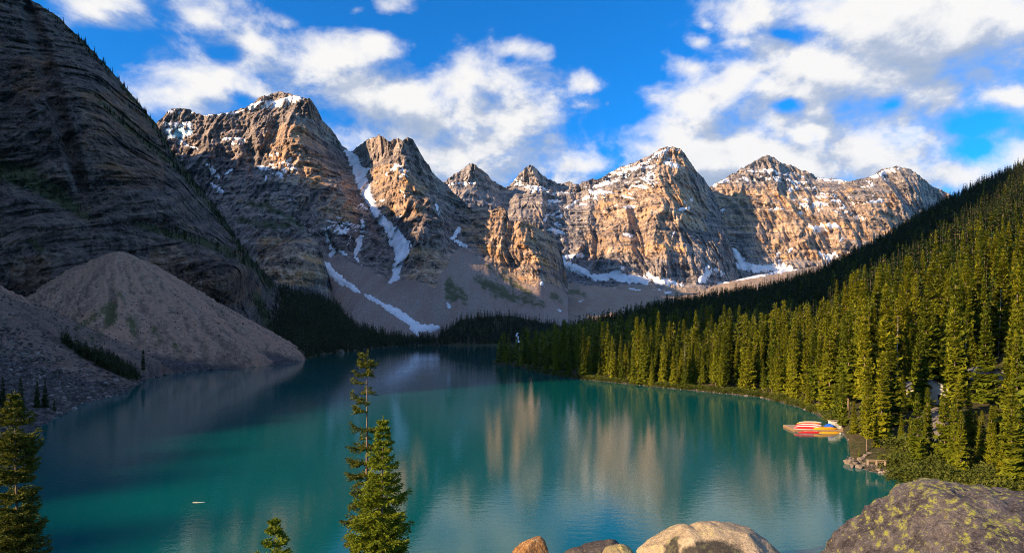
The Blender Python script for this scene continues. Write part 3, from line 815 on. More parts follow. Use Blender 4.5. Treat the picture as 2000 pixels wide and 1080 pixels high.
# right side: shore, wooded hillside up to the skyline
RS = [(960,430),(1008,404),(1020,372),(1060,318),(1120,283),(1200,258),(1300,232),(1400,212),(1480,198),(1560,170),(1600,152),(1640,130),(1660,112),(1652,98),(1690,91),(1740,87),(1790,83),(1850,79),(2000,74),(2400,66),(3000,60)]
RR = [(960,436),(1008,430),(1040,520),(1080,620),(1120,720),(1200,800),(1300,850),(1400,880),(1500,900),(1700,930),(1850,960),(2000,960),(2400,900),(3000,800)]
RTOP = [(960,672),(1008,700),(1040,664),(1080,643),(1120,626),(1200,604),(1300,580),(1400,562),(1500,546),(1600,516),(1700,464),(1760,430),(1850,376),(1900,351),(2000,306),(2200,225),(2400,150),(3000,-50)]


def hill_z(X, Y):
    px = PX0 + F * X / Y
    ys = poly_interp(RS, px); yr = poly_interp(RR, px)
    zr = CAMZ + (PYH - poly_interp(RTOP, px)) / F * yr - 15.0
    zr = np.maximum(zr, 1.0)
    s = (Y - ys) / (yr - ys)
    sc_ = np.clip(s, 0, 1)
    z = zr * sc_ ** 1.18 + np.minimum((Y - ys) * 0.10, 1.2) * (s > 0)
    z = np.where(s < 0, (Y - ys) * 0.12, z)
    z = np.where(s > 1, zr - (Y - yr) * 0.25, z)
    return z + np.clip(s * 40, 0, 1) * (0.5 * fbm(X / 18., Y / 18., 1.0, 4) + 3.0 * fbm(X / 120., Y / 120., 2.0, 3) * np.clip(s * 4, 0, 1) * np.clip((1.1 - s) * 5, 0.2, 1))

ru = np.concatenate([np.arange(962, 2060, 4.0), np.arange(2060, 3000, 25.0)])
tt = np.linspace(-0.02, 1.25, 190)[:, None]
ys = poly_interp(RS, ru)[None]; yr = poly_interp(RR, ru)[None]
sg = np.sign(tt) * np.abs(tt) ** 1.5
RY = ys + (yr - ys) * sg
RX = (ru[None] - PX0) / F * RY
RZ = hill_z(RX, RY)
tag(obj('wooded_hillside', mesh_np('wooded_hillside', np.stack([RX, RY, RZ], -1).reshape(-1, 3), grid_quads(RY.shape[0], len(ru))), FLOOR), kind='structure')

# the rock pile the camera stands on
def pile_z(X, Y):
    r = np.hypot(X * 0.55, np.maximum(Y - 1.5, 0))
    z = 18.1 - 0.52 * np.maximum(r - 2.0, 0)
    z = np.where(Y < 1.5, 18.15 - 0.5 * np.maximum(np.abs(X) * 0.55 - 2.2, 0), z)
    return np.maximum(z, -2.0) + 0.35 * fbm(X / 3.0, Y / 3.0, 0.2, 4)
gx, gy = np.meshgrid(np.arange(-70, 75, 0.9), np.arange(-30, 62, 0.7))
gz = pile_z(gx, gy)
tag(obj('rock_pile_ground', mesh_np('rock_pile_ground', np.stack([gx, gy, gz], -1).reshape(-1, 3), grid_quads(*gx.shape)), RUBBLE), kind='structure')
# ground far behind and below everything
bm = bmesh.new()
bmesh.ops.create_grid(bm, x_segments=8, y_segments=8, size=1.0)
for v in bm.verts:
    v.co = (v.co.x * 6300, v.co.y * 6300, -9.0)
tag(bm_obj('ground', bm, FLOOR), kind='structure')
# ------------------------------------------------------------------ conifers
def foliage_material(name, a, b_, tr=0.25, tip=None):
    m, N = new_mat(name)
    oi = N.n('ShaderNodeObjectInfo').outputs['Random']
    pos = N.n('ShaderNodeNewGeometry').outputs['Position']
    n = N.noise(pos, 1.3, 3, 0.6)
    f = N.m('MULTIPLY_ADD', oi, 0.62, N.m('MULTIPLY', N.mr(n, 0.3, 0.7), 0.38))
    col = N.mix(f, a, b_)
    if tip:
        col = N.mix(N.mr(N.noise(pos, 2.3, 3, 0.7), 0.60, 0.74, 0, 0.7), col, tip)
    b = N.n('ShaderNodeBsdfPrincipled', {'Base Color': col, 'Roughness': 0.75})
    b.inputs['Specular IOR Level'].default_value = 0.2
    t = N.n('ShaderNodeBsdfTranslucent', {0: col})
    mx = N.n('ShaderNodeMixShader', {0: tr, 1: b.outputs[0], 2: t.outputs[0]})
    finish(N, mx.outputs[0])
    return m

NEEDLE = foliage_material('spruce_needles', (0.055, 0.10, 0.006), (0.29, 0.28, 0.010))
NEEDLE_SHADE = foliage_material('shade_dark_needles', (0.014, 0.036, 0.005), (0.050, 0.080, 0.009))
NEEDLE_DARK = foliage_material('dark_spruce_needles', (0.022, 0.044, 0.010), (0.050, 0.082, 0.018))
NEEDLE_NEAR = foliage_material('fresh_spruce_needles', (0.10, 0.15, 0.010), (0.26, 0.29, 0.015), 0.35)
NEEDLE_OLD = foliage_material('old_spruce_needles', (0.035, 0.055, 0.008), (0.10, 0.11, 0.010), 0.25, (0.19, 0.15, 0.02))
m, N = new_mat('spruce_bark')
pos = N.n('ShaderNodeNewGeometry').outputs['Position']
n = N.noise(N.v('MULTIPLY', pos, (9, 9, 2.5)), 1.0, 5, 0.7)
bp = N.n('ShaderNodeBump', {'Strength': 0.8, 'Distance': 0.04, 'Height': n})
b = N.n('ShaderNodeBsdfPrincipled', {'Base Color': N.mix(N.mr(n, 0.35, 0.65), (0.075, 0.05, 0.036), (0.25, 0.175, 0.125)), 'Roughness': 0.9, 'Normal': bp.outputs[0]})
finish(N, b.outputs[0])
BARK = m


def tube_mesh(pts, rad, seg=6):
    pts = np.asarray(pts, float); rad = np.asarray(rad, float)
    a = np.linspace(0, 2 * np.pi, seg, endpoint=False)
    ring = np.stack([np.cos(a), np.sin(a), 0 * a], -1)
    V = (pts[:, None, :] + ring[None] * rad[:, None, None]).reshape(-1, 3)
    Q = []
    n = len(pts)
    for i in range(n - 1):
        for j in range(seg):
            Q.append((i * seg + j, i * seg + (j + 1) % seg, (i + 1) * seg + (j + 1) % seg, (i + 1) * seg + j))
    return V, np.array(Q)


class Kites:
    """collects leaf-shaped quads"""
    def __init__(self): self.V = []
    def add(self, b, d, l, w, s):
        # b base, d unit direction, s unit side
        mid = b + d * (l * 0.42)
        self.V.append(np.stack([b, mid + s * (w / 2), b + d * l, mid - s * (w / 2)], -2))
    def mesh(self, name):
        V = np.concatenate([v.reshape(-1, 4, 3) for v in self.V], 0)
        return mesh_np(name, V.reshape(-1, 3), np.arange(len(V) * 4).reshape(-1, 4), smooth=False)


def unit(v): return v / (np.linalg.norm(v, axis=-1, keepdims=True) + 1e-9)


def spruce(name, H, R, whorls, nb, lod, seed, t0=0.06, sparse=0.0, power=0.85, lean=0.0, top_tuft=False, droop=0.32):
    rng = np.random.default_rng(seed)
    tz = np.linspace(-0.04, 1, 7 if lod < 3 else 12)
    bend = rng.normal(0, 0.006, 2) * H
    px = bend[0] * np.sin(tz * 3) + lean * tz * H; py_ = bend[1] * np.sin(tz * 2.3)
    rb = H * (0.0115 if lod < 3 else 0.0095)
    V, Q = tube_mesh(np.stack([px, py_, tz * H], -1), rb * (1 - tz * 0.95).clip(0.03), 5 if lod < 3 else 9)
    trunk = mesh_np(name + '_trunk', V, Q)
    K = Kites()
    for i in range(whorls):
        t = t0 + (1 - t0) * (i + rng.uniform(-.3, .3)) / whorls
        t = min(max(t, t0), 0.99)
        env = (1 - t) ** power
        if top_tuft: env = env * 0.75 + 0.20 * math.exp(-((t - 0.86) / 0.08) ** 2) * min(1, (1 - t) / .08) + 0.02
        gap = rng.uniform() < sparse
        for k in range(nb):
            if gap and rng.uniform() < 0.75: continue
            az = 2 * math.pi * (k + rng.uniform(-.45, .45)) / nb + i * 1.7
            L = R * env * rng.uniform(0.62, 1.12) + 0.02 * H * (1 - t) * 0.4 + 0.008 * H
            if rng.uniform() < 0.05: L *= 1.25
            pit = -droop + 0.75 * t ** 1.6 + rng.normal(0, 0.10)
            c = np.array([np.interp(t, tz, px), np.interp(t, tz, py_), t * H])
            h = np.array([math.cos(az), math.sin(az), 0.0])
            d = unit(h * math.cos(pit) + np.array([0, 0, math.sin(pit)]))
            side = np.array([-h[1], h[0], 0.0])
            up = np.cross(d, side)
            if lod == 1:
                sd = unit(side + up * rng.normal(0, 0.5))
                K.add(c, d, L, 0.34 * L + 0.12, sd)
                for sg in (-1, 1):
                    dd = unit(d + sg * side * rng.uniform(.6, 1.0) + up * rng.uniform(-.25, .05))
                    K.add(c + d * L * 0.3, dd, 0.52 * L, 0.26 * L, unit(np.cross(up, dd) + up * rng.normal(0, .4)))
            else:
                ns = 5 if lod == 2 else max(4, int(4 + L * 7))
                tt = (np.arange(ns) + 0.6) / (ns + 0.2)
                curve = -0.10 * np.sin(tt * 3.1) + 0.16 * tt * tt      # sags, then lifts at the tip
                P = c + d * (L * tt)[:, None] + up * (L * curve)[:, None]
                K.add(c + d * L * 0.55, d, 0.47 * L, 0.16 * L + 0.03, unit(side + up * rng.normal(0, .4)))
                for sg in (-1, 1):
                    ll = L * (0.55 * (1 - tt) + 0.16) * rng.uniform(0.7, 1.2, ns)
                    dd = unit(d + sg * side * rng.uniform(.7, 1.15, ns)[:, None] + up * rng.uniform(-.45, .05, ns)[:, None])
                    if lod == 2:
                        K.add(P, dd, ll[:, None], ll[:, None] * 0.45 + 0.06, unit(np.cross(up, dd) + up * rng.normal(0, .45, ns)[:, None]))
                    else:
                        # every twig carries small tufts of needles
                        for q in range(ns):
                            nt = max(3, int(ll[q] / 0.075))
                            s = (np.arange(nt) + rng.uniform(0, 1, nt)) / nt
                            pp = P[q] + dd[q] * (ll[q] * s)[:, None] + up * (-0.12 * ll[q] * s * s)[:, None]
                            sd = np.cross(up, dd[q])
                            for g in (-1, 1):
                                e = unit(dd[q] * rng.uniform(.7, 1.1, nt)[:, None] + g * sd * rng.uniform(.4, 1.0, nt)[:, None] + up * rng.normal(0.0, .45, nt)[:, None])
                                wl = rng.uniform(0.10, 0.21, nt)[:, None]
                                K.add(pp, e, wl, wl * 0.42, unit(np.cross(e, rng.normal(size=(nt, 3)))))
    tipc = np.array([px[-1], py_[-1], H])                   # upright leader
    nl = 26
    zl = rng.uniform(0, 0.09 * H, nl)
    a2 = rng.uniform(0, 6.28, nl)
    dl_ = unit(np.stack([np.cos(a2) * .5, np.sin(a2) * .5, np.ones(nl)], -1))
    wl = (0.035 * H * (0.35 + zl / (0.09 * H)))[:, None] * rng.uniform(.6, 1.1, (nl, 1))
    K.add(tipc - np.stack([0 * zl, 0 * zl, zl], -1), dl_, wl, wl * 0.35, unit(np.cross(dl_, rng.normal(size=(nl, 3)))))
    crown = K.mesh(name + '_crown')
    return trunk, crown


def add_tree(name, trunk, crown, loc, rz, sc, fol, label, group=None, cat='tree'):
    e = empty(name, loc, rz); e.scale = sc
    tag(e, label, cat, group)
    for nm, me, mt in (('trunk', trunk, BARK), ('crown', crown, fol)):
        o = bpy.data.objects.new(nm, me)
        C.objects.link(o); o.parent = e
        if not me.materials: me.materials.append(mt)
        if me.materials[0] != mt:
            o.material_slots[0].link = 'OBJECT'; o.material_slots[0].material = mt
    return e


# --- scattering of things nobody could count: one object with geometry nodes
def instance_group(coll):
    g = bpy.data.node_groups.new('scatter_' + coll.name, 'GeometryNodeTree')
    g.interface.new_socket('Geometry', in_out='INPUT', socket_type='NodeSocketGeometry')
    g.interface.new_socket('Geometry', in_out='OUTPUT', socket_type='NodeSocketGeometry')
    N = NT(g)
    gi = N.n('NodeGroupInput'); go = N.n('NodeGroupOutput')
    ci = N.n('GeometryNodeCollectionInfo', transform_space='ORIGINAL')
    ci.inputs['Collection'].default_value = coll
    ci.inputs['Separate Children'].default_value = True
    ci.inputs['Reset Children'].default_value = True
    def na(nm, dt):
        nd = N.n('GeometryNodeInputNamedAttribute', data_type=dt); nd.inputs[0].default_value = nm
        return nd.outputs[0]
    ip = N.n('GeometryNodeInstanceOnPoints')
    ip.inputs['Pick Instance'].default_value = True
    N.t.links.new(gi.outputs[0], ip.inputs['Points'])
    N.t.links.new(ci.outputs[0], ip.inputs['Instance'])
    N.t.links.new(na('pick', 'INT'), ip.inputs['Instance Index'])
    N.t.links.new(na('rot', 'FLOAT_VECTOR'), ip.inputs['Rotation'])
    N.t.links.new(na('scl', 'FLOAT_VECTOR'), ip.inputs['Scale'])
    N.t.links.new(ip.outputs[0], go.inputs[0])
    return g


def scatter(name, P, scl, rot, pick, group_tree, label, cat):
    me = bpy.data.meshes.new(name)
    P = np.asarray(P, np.float32)
    me.vertices.add(len(P)); me.vertices.foreach_set('co', P.ravel())
    a = me.attributes.new('scl', 'FLOAT_VECTOR', 'POINT'); a.data.foreach_set('vector', np.asarray(scl, np.float32).ravel())
    a = me.attributes.new('rot', 'FLOAT_VECTOR', 'POINT'); a.data.foreach_set('vector', np.asarray(rot, np.float32).ravel())
    a = me.attributes.new('pick', 'INT', 'POINT'); a.data.foreach_set('value', np.asarray(pick, np.int32))
    o = bpy.data.objects.new(name, me)
    C.objects.link(o)
    md = o.modifiers.new('scatter', 'NODES'); md.node_group = group_tree
    tag(o, label, cat, kind='stuff')
    return o


def joined_tree(name, trunk, crown, fol):
    """one mesh with bark and needles, for the scattered far trees"""
    bm = bmesh.new(); bm.from_mesh(trunk); nt = len(bm.faces); bm.from_mesh(crown)
    bm.faces.ensure_lookup_table()
    for k, f in enumerate(bm.faces):
        f.material_index = 0 if k < nt else 1
    me = bpy.data.meshes.new(name); bm.to_mesh(me); bm.free()
    me.materials.append(BARK); me.materials.append(fol)
    return me

FAR_COLL = bpy.data.collections.new('far_conifers')
for k in range(7):
    r_ = np.random.default_rng(300 + k)
    t_, c_ = spruce('far_conifer', 1.0, r_.uniform(0.105, 0.15), 15, 5, 1, 500 + k, t0=r_.uniform(.03, .12), power=r_.uniform(.75, 1.0), sparse=.08)
    FAR_COLL.objects.link(bpy.data.objects.new('far_conifer_%d' % k, joined_tree('far_conifer', t_, c_, NEEDLE)))
for k in range(5):                                          # needles painted darker for the shade uphill, the higher the more of them
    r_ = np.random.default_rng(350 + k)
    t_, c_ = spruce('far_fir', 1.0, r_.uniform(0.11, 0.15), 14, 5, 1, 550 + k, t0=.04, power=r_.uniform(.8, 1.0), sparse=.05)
    FAR_COLL.objects.link(bpy.data.objects.new('far_fir_%d' % k, joined_tree('far_fir', t_, c_, NEEDLE_SHADE)))
DARK_COLL = bpy.data.collections.new('dark_conifers')
for k in range(5):
    r_ = np.random.default_rng(400 + k)
    t_, c_ = spruce('dark_conifer', 1.0, r_.uniform(0.11, 0.16), 12, 5, 1, 600 + k, t0=.04, power=.9)
    DARK_COLL.objects.link(bpy.data.objects.new('dark_conifer_%d' % k, joined_tree('dark_conifer', t_, c_, NEEDLE_DARK)))
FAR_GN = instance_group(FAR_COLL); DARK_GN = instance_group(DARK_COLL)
MID = [spruce('spruce', 1.0, R_, W_, 6, 2, 700 + k, t0=T0_, power=PW_, sparse=SP_) for k, (R_, W_, T0_, PW_, SP_) in enumerate(
      [(0.115, 28, .05, .8, .0), (0.13, 26, .04, .9, .05), (0.10, 30, .10, .75, .08), (0.14, 26, .03, .95, .0), (0.12, 26, .16, .7, .15), (0.09, 28, .22, .65, .18), (0.15, 24, .03, 1.0, .03), (0.125, 27, .08, .85, .1)])]

# --- the wooded hillside on the right
rng = np.random.default_rng(77)
pts = []
def jitter_polar(Ya, Yb, sp, pa=975, pb=2500):
    out = []
    Yv = Ya
    while Yv < Yb:
        dpx = sp / Yv * F
        px_ = np.arange(pa, pb, dpx)
        Yj = Yv + rng.uniform(-.5, .5, len(px_)) * sp
        px_ = px_ + rng.uniform(-.5, .5, len(px_)) * dpx
        out.append(np.stack([(px_ - PX0) / F * Yj, Yj], -1))
        Yv += sp
    return np.concatenate(out)
T = np.concatenate([jitter_polar(70, 120, 2.7), jitter_polar(120, 260, 3.6), jitter_polar(260, 450, 4.6), jitter_polar(450, 700, 5.2), jitter_polar(700, 990, 5.6)])
tpx = PX0 + F * T[:, 0] / T[:, 1]
ys = poly_interp(RS, tpx); yr = poly_interp(RR, tpx)
keep = (T[:, 1] > ys + 1.0) & (T[:, 1] < yr + 25) & (rng.uniform(size=len(T)) < np.where(T[:, 1] < 350, 0.78, 0.93))
# clearings: landing with boats, the shore path, the cabins
for (cx, cy, rad) in ((64, 118, 8), (70, 109, 6), (64, 97, 6), (82.5, 123, 5), (104, 131, 7), (128, 166, 7)):
    keep &= np.hypot(T[:, 0] - cx, T[:, 1] - cy) > rad
T = T[keep]
tpx = PX0 + F * T[:, 0] / T[:, 1]; ys = poly_interp(RS, tpx)
hz = hill_z(T[:, 0], T[:, 1])
big = 0.5 + 0.5 * np.clip(fbm(T[:, 0] / 25, T[:, 1] / 25, 0.1, 3) * 1.2 + 0.5, 0, 1)
H = 17.5 * np.exp(rng.normal(0, 0.26, len(T))).clip(0.5, 1.5) * (0.62 + 0.45 * big)
H *= np.where(T[:, 1] < ys + 5, rng.uniform(0.35, 0.95, len(T)), 1.0)
H *= np.interp(T[:, 1], [250, 420, 700, 960], [1.0, 0.85, 0.72, 0.62])
small = rng.uniform(size=len(T)) < 0.15
H[small] *= 0.55
# keep sight lines to the cabins and the landing partly open
for (p0, p1, ylim, pyt) in ((1776, 1800, 117, 772), (1818, 1842, 117, 770), (1892, 1915, 126, 800), (1940, 1956, 126, 790), (1545, 1668, 112, 868), (1690, 1735, 97, 905), (1955, 1962, 150, 700)):
    cov = (tpx > p0 - 20) & (tpx < p1 + 20) & (T[:, 1] < ylim)
    zmax = CAMZ + (PYH - pyt) / F * T[:, 1]
    H = np.where(cov, np.minimum(H, zmax - hz), H)
ok = H > 1.6
T, tpx, hz, H = T[ok], tpx[ok], hz[ok], H[ok]
HERO = [  # (px, distance, top py, width factor)
 (1740,112,652,1.25),(1722,104,688,1.15),(1690,140,640,1.0),(1797,118,622,1.0),(1863,125,603,1.2),(1848,120,690,1.1),(1925,116,604,1.05),(1984,93,632,1.5),(1668,110,782,1.3),(1712,100,812,1.1),(1738,104,800,1.0),(1760,101,806,1.0),
 (1792,87,764,1.05),(1812,90,756,1.0),(1845,86,748,1.1),(1868,89,742,1.05),(1893,90,758,1.0),(1918,84,800,1.0),(1938,88,792,1.0),(1960,84,815,1.1),(1990,82,760,1.0),(1778,93,812,.9),(1645,146,640,1.0),(1615,160,655,1.0),(1590,172,640,1.1),(1545,185,650,1.0),(1520,190,668,1.0),(1258,246,628,1.0),(1140,278,668,1.1)]
heroT = []; heroH = []; heroW = []
for (p, Yh, tp, wf) in HERO:
    x = (p - PX0) / F * Yh
    z0 = float(hill_z(np.array([x]), np.array([Yh]))[0])
    heroT.append((x, Yh, z0)); heroH.append(CAMZ + (PYH - tp) / F * Yh - z0); heroW.append(wf)
heroT = np.array(heroT)
for h in heroT:
    ok = np.hypot(T[:, 0] - h[0], T[:, 1] - h[1]) > 2.2
    T, tpx, hz, H = T[ok], tpx[ok], hz[ok], H[ok]
# how much of each tree stands clear of the trees in front of it
top = PYH - (hz + H - CAMZ) / T[:, 1] * F
bot = PYH - (hz - CAMZ) / T[:, 1] * F
sky_line = np.full(2100, 1200.0)
vis = np.zeros(len(T))
for i in np.argsort(T[:, 1]):
    p = int(tpx[i])
    if p < 980 or p > 2010: continue
    w = max(2, int(0.07 * H[i] / T[i, 1] * F))
    a_, b2 = max(0, p - w), p + w + 1
    cur = sky_line[a_:b2].mean()
    vis[i] = max(0.0, min(cur, bot[i]) - top[i]) * w
    sky_line[a_:b2] = np.minimum(sky_line[a_:b2], top[i] + 0.15 * (bot[i] - top[i]))
NSEL = 300 - len(HERO)
sel = np.argsort(-vis)[:NSEL]
isel = np.zeros(len(T), bool); isel[sel] = True


ORD = ('first second third fourth fifth sixth seventh eighth ninth tenth eleventh twelfth thirteenth fourteenth fifteenth sixteenth seventeenth eighteenth nineteenth twentieth '
       'twenty-first twenty-second twenty-third twenty-fourth twenty-fifth twenty-sixth twenty-seventh twenty-eighth twenty-ninth thirtieth').split()
MARKS = [(1120, 'the wooded point'), (1190, "the broad peak's left shoulder"), (1260, "the broad peak's snowy left ridge"), (1330, "the broad peak's summit"), (1400, "the broad peak's right ridge"),
         (1470, 'the snow cone at the wall foot'), (1540, 'the cloudy pointed peak'), (1610, "the saddle right of the pointed peak"), (1680, 'the snow patch on the far wall'), (1760, "the slope left of the small cabin"),
         (1830, 'the small pale cabin'), (1900, "the gap left of the lodge"), (1960, 'the white lodge'), (2100, 'the right edge of the picture')]
_count = {}
def tree_words(p, Yt, ysh, h):
    """label and group of a hillside tree by where it stands; called from left to right"""
    mk = next(w for lim, w in MARKS if p < lim)
    front = Yt < ysh + 14
    size = ('tall' if h > 19 else 'short' if h < 12 else 'middling')
    key = (mk, front, size); _count[key] = _count.get(key, 0) + 1
    n_ = ORD[min(_count[key], 30) - 1]
    if front: return '%s %s front row spruce from left, below %s' % (n_, size, mk), 'front row spruces on the right shore'
    return '%s %s back row spruce from left, below %s' % (n_, size, mk), 'spruces behind the front row'

sel = sel[np.argsort(tpx[sel])]
for k, i in enumerate(sel):
    tr_, cr_ = MID[int(rng.integers(len(MID)))]
    lab, grp = tree_words(tpx[i], T[i, 1], poly_interp(RS, tpx[i]), H[i])
    wf = rng.uniform(0.72, 1.15) * (1.25 if H[i] < 9 else 1.0)
    add_tree('spruce_tree', tr_, cr_, (T[i, 0], T[i, 1], hz[i] - 0.1), rng.uniform(0, 6.28), (H[i] * wf, H[i] * wf, H[i]), NEEDLE, lab, grp)
HERO_AT = {1: 'the foot of the tall dense one', 2: 'the slope behind the canoe dock', 5: 'the left side of the tallest cabin spruce', 9: 'the path above the shore rocks', 10: 'the bench, left of two small ones', 11: 'the bench, right of two small ones',
           12: 'the shore right of the leafy bush', 15: 'the right side of the brightest wide one', 16: 'the left foot of the open lodge spruce', 17: 'the shore below the white lodge', 18: 'the right foot of the open lodge spruce', 19: 'the shore left of the big edge spruce', 20: 'the lower right corner above the dark boulder', 21: 'the small cabin as a thin young tree',
           22: 'the shore just behind the dock hut', 23: 'the shore left of the dock hut', 24: 'the shore straight behind the red canoes', 25: 'the shore left of the dock, broadest there', 26: 'the shore well left of the dock', 27: 'the middle shore above all its neighbours', 28: 'the shore nearest the wooded point'}
HERO_LAB = {0: 'tall dense spruce standing beside the pale cabin wall', 4: 'tallest spruce right of the cabins with a bare pale trunk beside it', 6: 'open spruce with an orange lower trunk in front of the lodge',
            7: 'big broad spruce at the right edge of the picture', 8: 'bushy little spruce overhanging the water beside the white boats', 3: 'spruce with reddish trunk in front of the small cabin',
            13: 'slim spruce with a bare trunk at the water right of the rocks', 14: 'bright yellow green spruce in front of the cabins, widest of its row'}
_count = {k_: v_ for k_, v_ in _count.items()}
for k, (h, hh, wf) in enumerate(zip(heroT, heroH, heroW)):
    tr_, cr_ = MID[k % len(MID)]
    if k in HERO_LAB: lab, grp = HERO_LAB[k], None
    else: lab, grp = 'well lit spruce standing out at ' + HERO_AT[k], 'spruces that stand out on the right shore'
    add_tree('spruce_tree', tr_, cr_, (h[0], h[1], h[2] - 0.1), k * 1.3, (hh * wf, hh * wf, hh), NEEDLE, lab, grp)
r2 = ~isel
n = r2.sum()
wf = rng.uniform(0.9, 1.35, n)
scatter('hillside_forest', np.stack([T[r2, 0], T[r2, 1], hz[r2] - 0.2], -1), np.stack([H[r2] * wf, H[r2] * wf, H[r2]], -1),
        np.stack([rng.normal(0, .02, n), rng.normal(0, .02, n), rng.uniform(0, 6.28, n)], -1), np.where(rng.uniform(size=n) < sstep(3, 28, hz[r2] + 6 * fbm(T[r2, 0] / 60, T[r2, 1] / 60, 4.0, 3)) * .93, rng.integers(7, 12, n), rng.integers(0, 7, n)), FAR_GN,  # uphill trees mostly pick the copies darkened to stand for shade
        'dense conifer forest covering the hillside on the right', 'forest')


def forest_on(relief_name, name, cond, sp_px, Hr, gn, npick, label, seed, dens=1.0, wr=(0.9, 1.3)):
    """trees rooted on a relief surface, evenly by ground area"""
    pxs_, PX_, PY_, V_, n_, o_ = RELIEFS[relief_name]
    rg = np.random.default_rng(seed)
    e1 = V_[1:, 1:] - V_[:-1, :-1]; e2 = V_[1:, :-1] - V_[:-1, 1:]
    area = np.linalg.norm(np.cross(e1, e2), axis=-1) / 2
    w_ = cond(PX_[:-1, :-1], PY_[:-1, :-1]) * np.minimum(area, np.percentile(area, 99))
    nt = min(int(w_.sum() * dens / (sp_px * sp_px)), 9000)
    idx = rg.choice(w_.size, nt, p=(w_ / w_.sum()).ravel())
    r_, c_ = np.unravel_index(idx, w_.shape)
    a = rg.uniform(size=(nt, 1)); b3 = rg.uniform(size=(nt, 1))
    P = V_[r_, c_] * (1 - a) * (1 - b3) + V_[r_, c_ + 1] * a * (1 - b3) + V_[r_ + 1, c_] * (1 - a) * b3 + V_[r_ + 1, c_ + 1] * a * b3
    Ht = rg.uniform(*Hr, nt) * rg.choice([0.65, 0.85, 1.0, 1.0], nt)
    wf_ = rg.uniform(*wr, nt)
    P[:, 2] -= 0.03 * Ht
    return scatter(name, P, np.stack([Ht * wf_, Ht * wf_, Ht], -1), np.stack([rg.normal(0, .02, nt), rg.normal(0, .02, nt), rg.uniform(0, 6.28, nt)], -1),
                   rg.integers(0, npick, nt), gn, label, 'forest')

forest_on('left_valley_slope', 'left_slope_forest', lambda a, b_: 1.0 * (a > 500), 6.0, (13, 21), DARK_GN, 5, 'dark forest on the slope left of the far shore', 901)
forest_on('far_wooded_rise', 'far_shore_forest', lambda a, b_: 1.0 * (b_ < 674.6), 6.5, (14, 23), DARK_GN, 5, 'dark forest behind the far end of the lake', 902)
LEDGES = [S((-40,335,20),(60,352,22),(130,395,13),(175,428,7)),S((262,442,5),(340,458,8),(430,485,8),(500,520,8),(530,560,8)),S((185,190,4),(240,240,5),(300,290,6),(350,330,6),(420,410,6)),
          S((90,24,5),(160,84,5),(230,158,5),(290,232,5),(330,292,6),(400,382,6),(470,482,7),(530,560,8)),S((500,590,6),(530,640,12),(555,670,8)),S((80,480,8),(75,500,8)),S((300,600,5),(330,640,6),(420,600,4))]
forest_on('shaded_near_mountain', 'ledge_forest', lambda a, b_: (stroke_field(LEDGES, a, b_) > 0) * 1.0, 7.5, (4, 10), DARK_GN, 5, 'dark small conifers on the ledges of the shaded mountain', 903, wr=(1.0, 1.7))

# standing dead trunks, pale among the green
m, N = new_mat('dead_wood')
pos = N.n('ShaderNodeNewGeometry').outputs['Position']
n = N.noise(N.v('MULTIPLY', pos, (6, 6, 1.2)), 1.0, 4, 0.7)
b = N.n('ShaderNodeBsdfPrincipled', {'Base Color': N.mix(n, (0.16, 0.13, 0.11), (0.50, 0.44, 0.38)), 'Roughness': 0.9})
finish(N, b.outputs[0]); DEADWOOD = m
for k, (p, Yd, tp, lab) in enumerate(((1951, 150, 560, 'bare pale dead trunk rising above the white lodge'), (1752, 128, 615, 'bare pale dead trunk left of the small cabin'), (1722, 150, 600, 'thin grey dead trunk on the slope above the bench'),
                                      (1884, 128, 640, 'bleached dead trunk between the two tallest cabin spruces'), (1478, 212, 690, 'short grey dead trunk among the front row left of the dock'), (1338, 232, 668, 'grey dead trunk on the middle shore'), (1150, 282, 690, 'pale dead trunk near the wooded point'))):
    x = (p - PX0) / F * Yd; z0 = float(hill_z(np.array([x]), np.array([Yd]))[0])
    Hd = CAMZ + (PYH - tp) / F * Yd - z0
    e = empty('dead_tree', (x, Yd, z0 - .1), k); tag(e, lab, 'dead tree')
    zt = np.linspace(0, Hd, 9)
    V, Q = tube_mesh(np.stack([.02 * Hd * np.sin(zt / Hd * 2 + k), .01 * Hd * np.cos(zt / Hd * 3), zt], -1), np.linspace(.19, .03, 9), 7)
    obj('trunk', mesh_np('dead_trunk', V, Q), DEADWOOD, e)
    K = Kites(); rgd = np.random.default_rng(k + 5)
    for q in range(46):
        zb = rgd.uniform(.25, .97) * Hd; az = rgd.uniform(0, 6.28); d = unit(np.array([math.cos(az), math.sin(az), rgd.uniform(-.5, .1)]))
        K.add(np.array([.02 * Hd * math.sin(zb / Hd * 2 + k), .01 * Hd * math.cos(zb / Hd * 3), zb]), d, rgd.uniform(.3, 1.3) * (1.1 - zb / Hd), .06, unit(np.cross(d, rgd.normal(size=3))))
    obj('branches', K.mesh('dead_branches'), DEADWOOD, e)
# ------------------------------------------------------------------ trees close to the camera
def near_tree(px, Y, top_py, R, seed, label, fol, whorls, nb, gx=None, **kw):
    x = (px - PX0) / F * Y
    z0 = float(pile_z(np.array([x]), np.array([Y]))[0])
    Ht = CAMZ + (PYH - top_py) / F * Y - z0
    tr_, cr_ = spruce('near_spruce', Ht, R, whorls, nb, 3, seed, **kw)
    return add_tree('spruce_tree', tr_, cr_, (x, Y, z0), seed * 0.7, (1, 1, 1), fol, label)

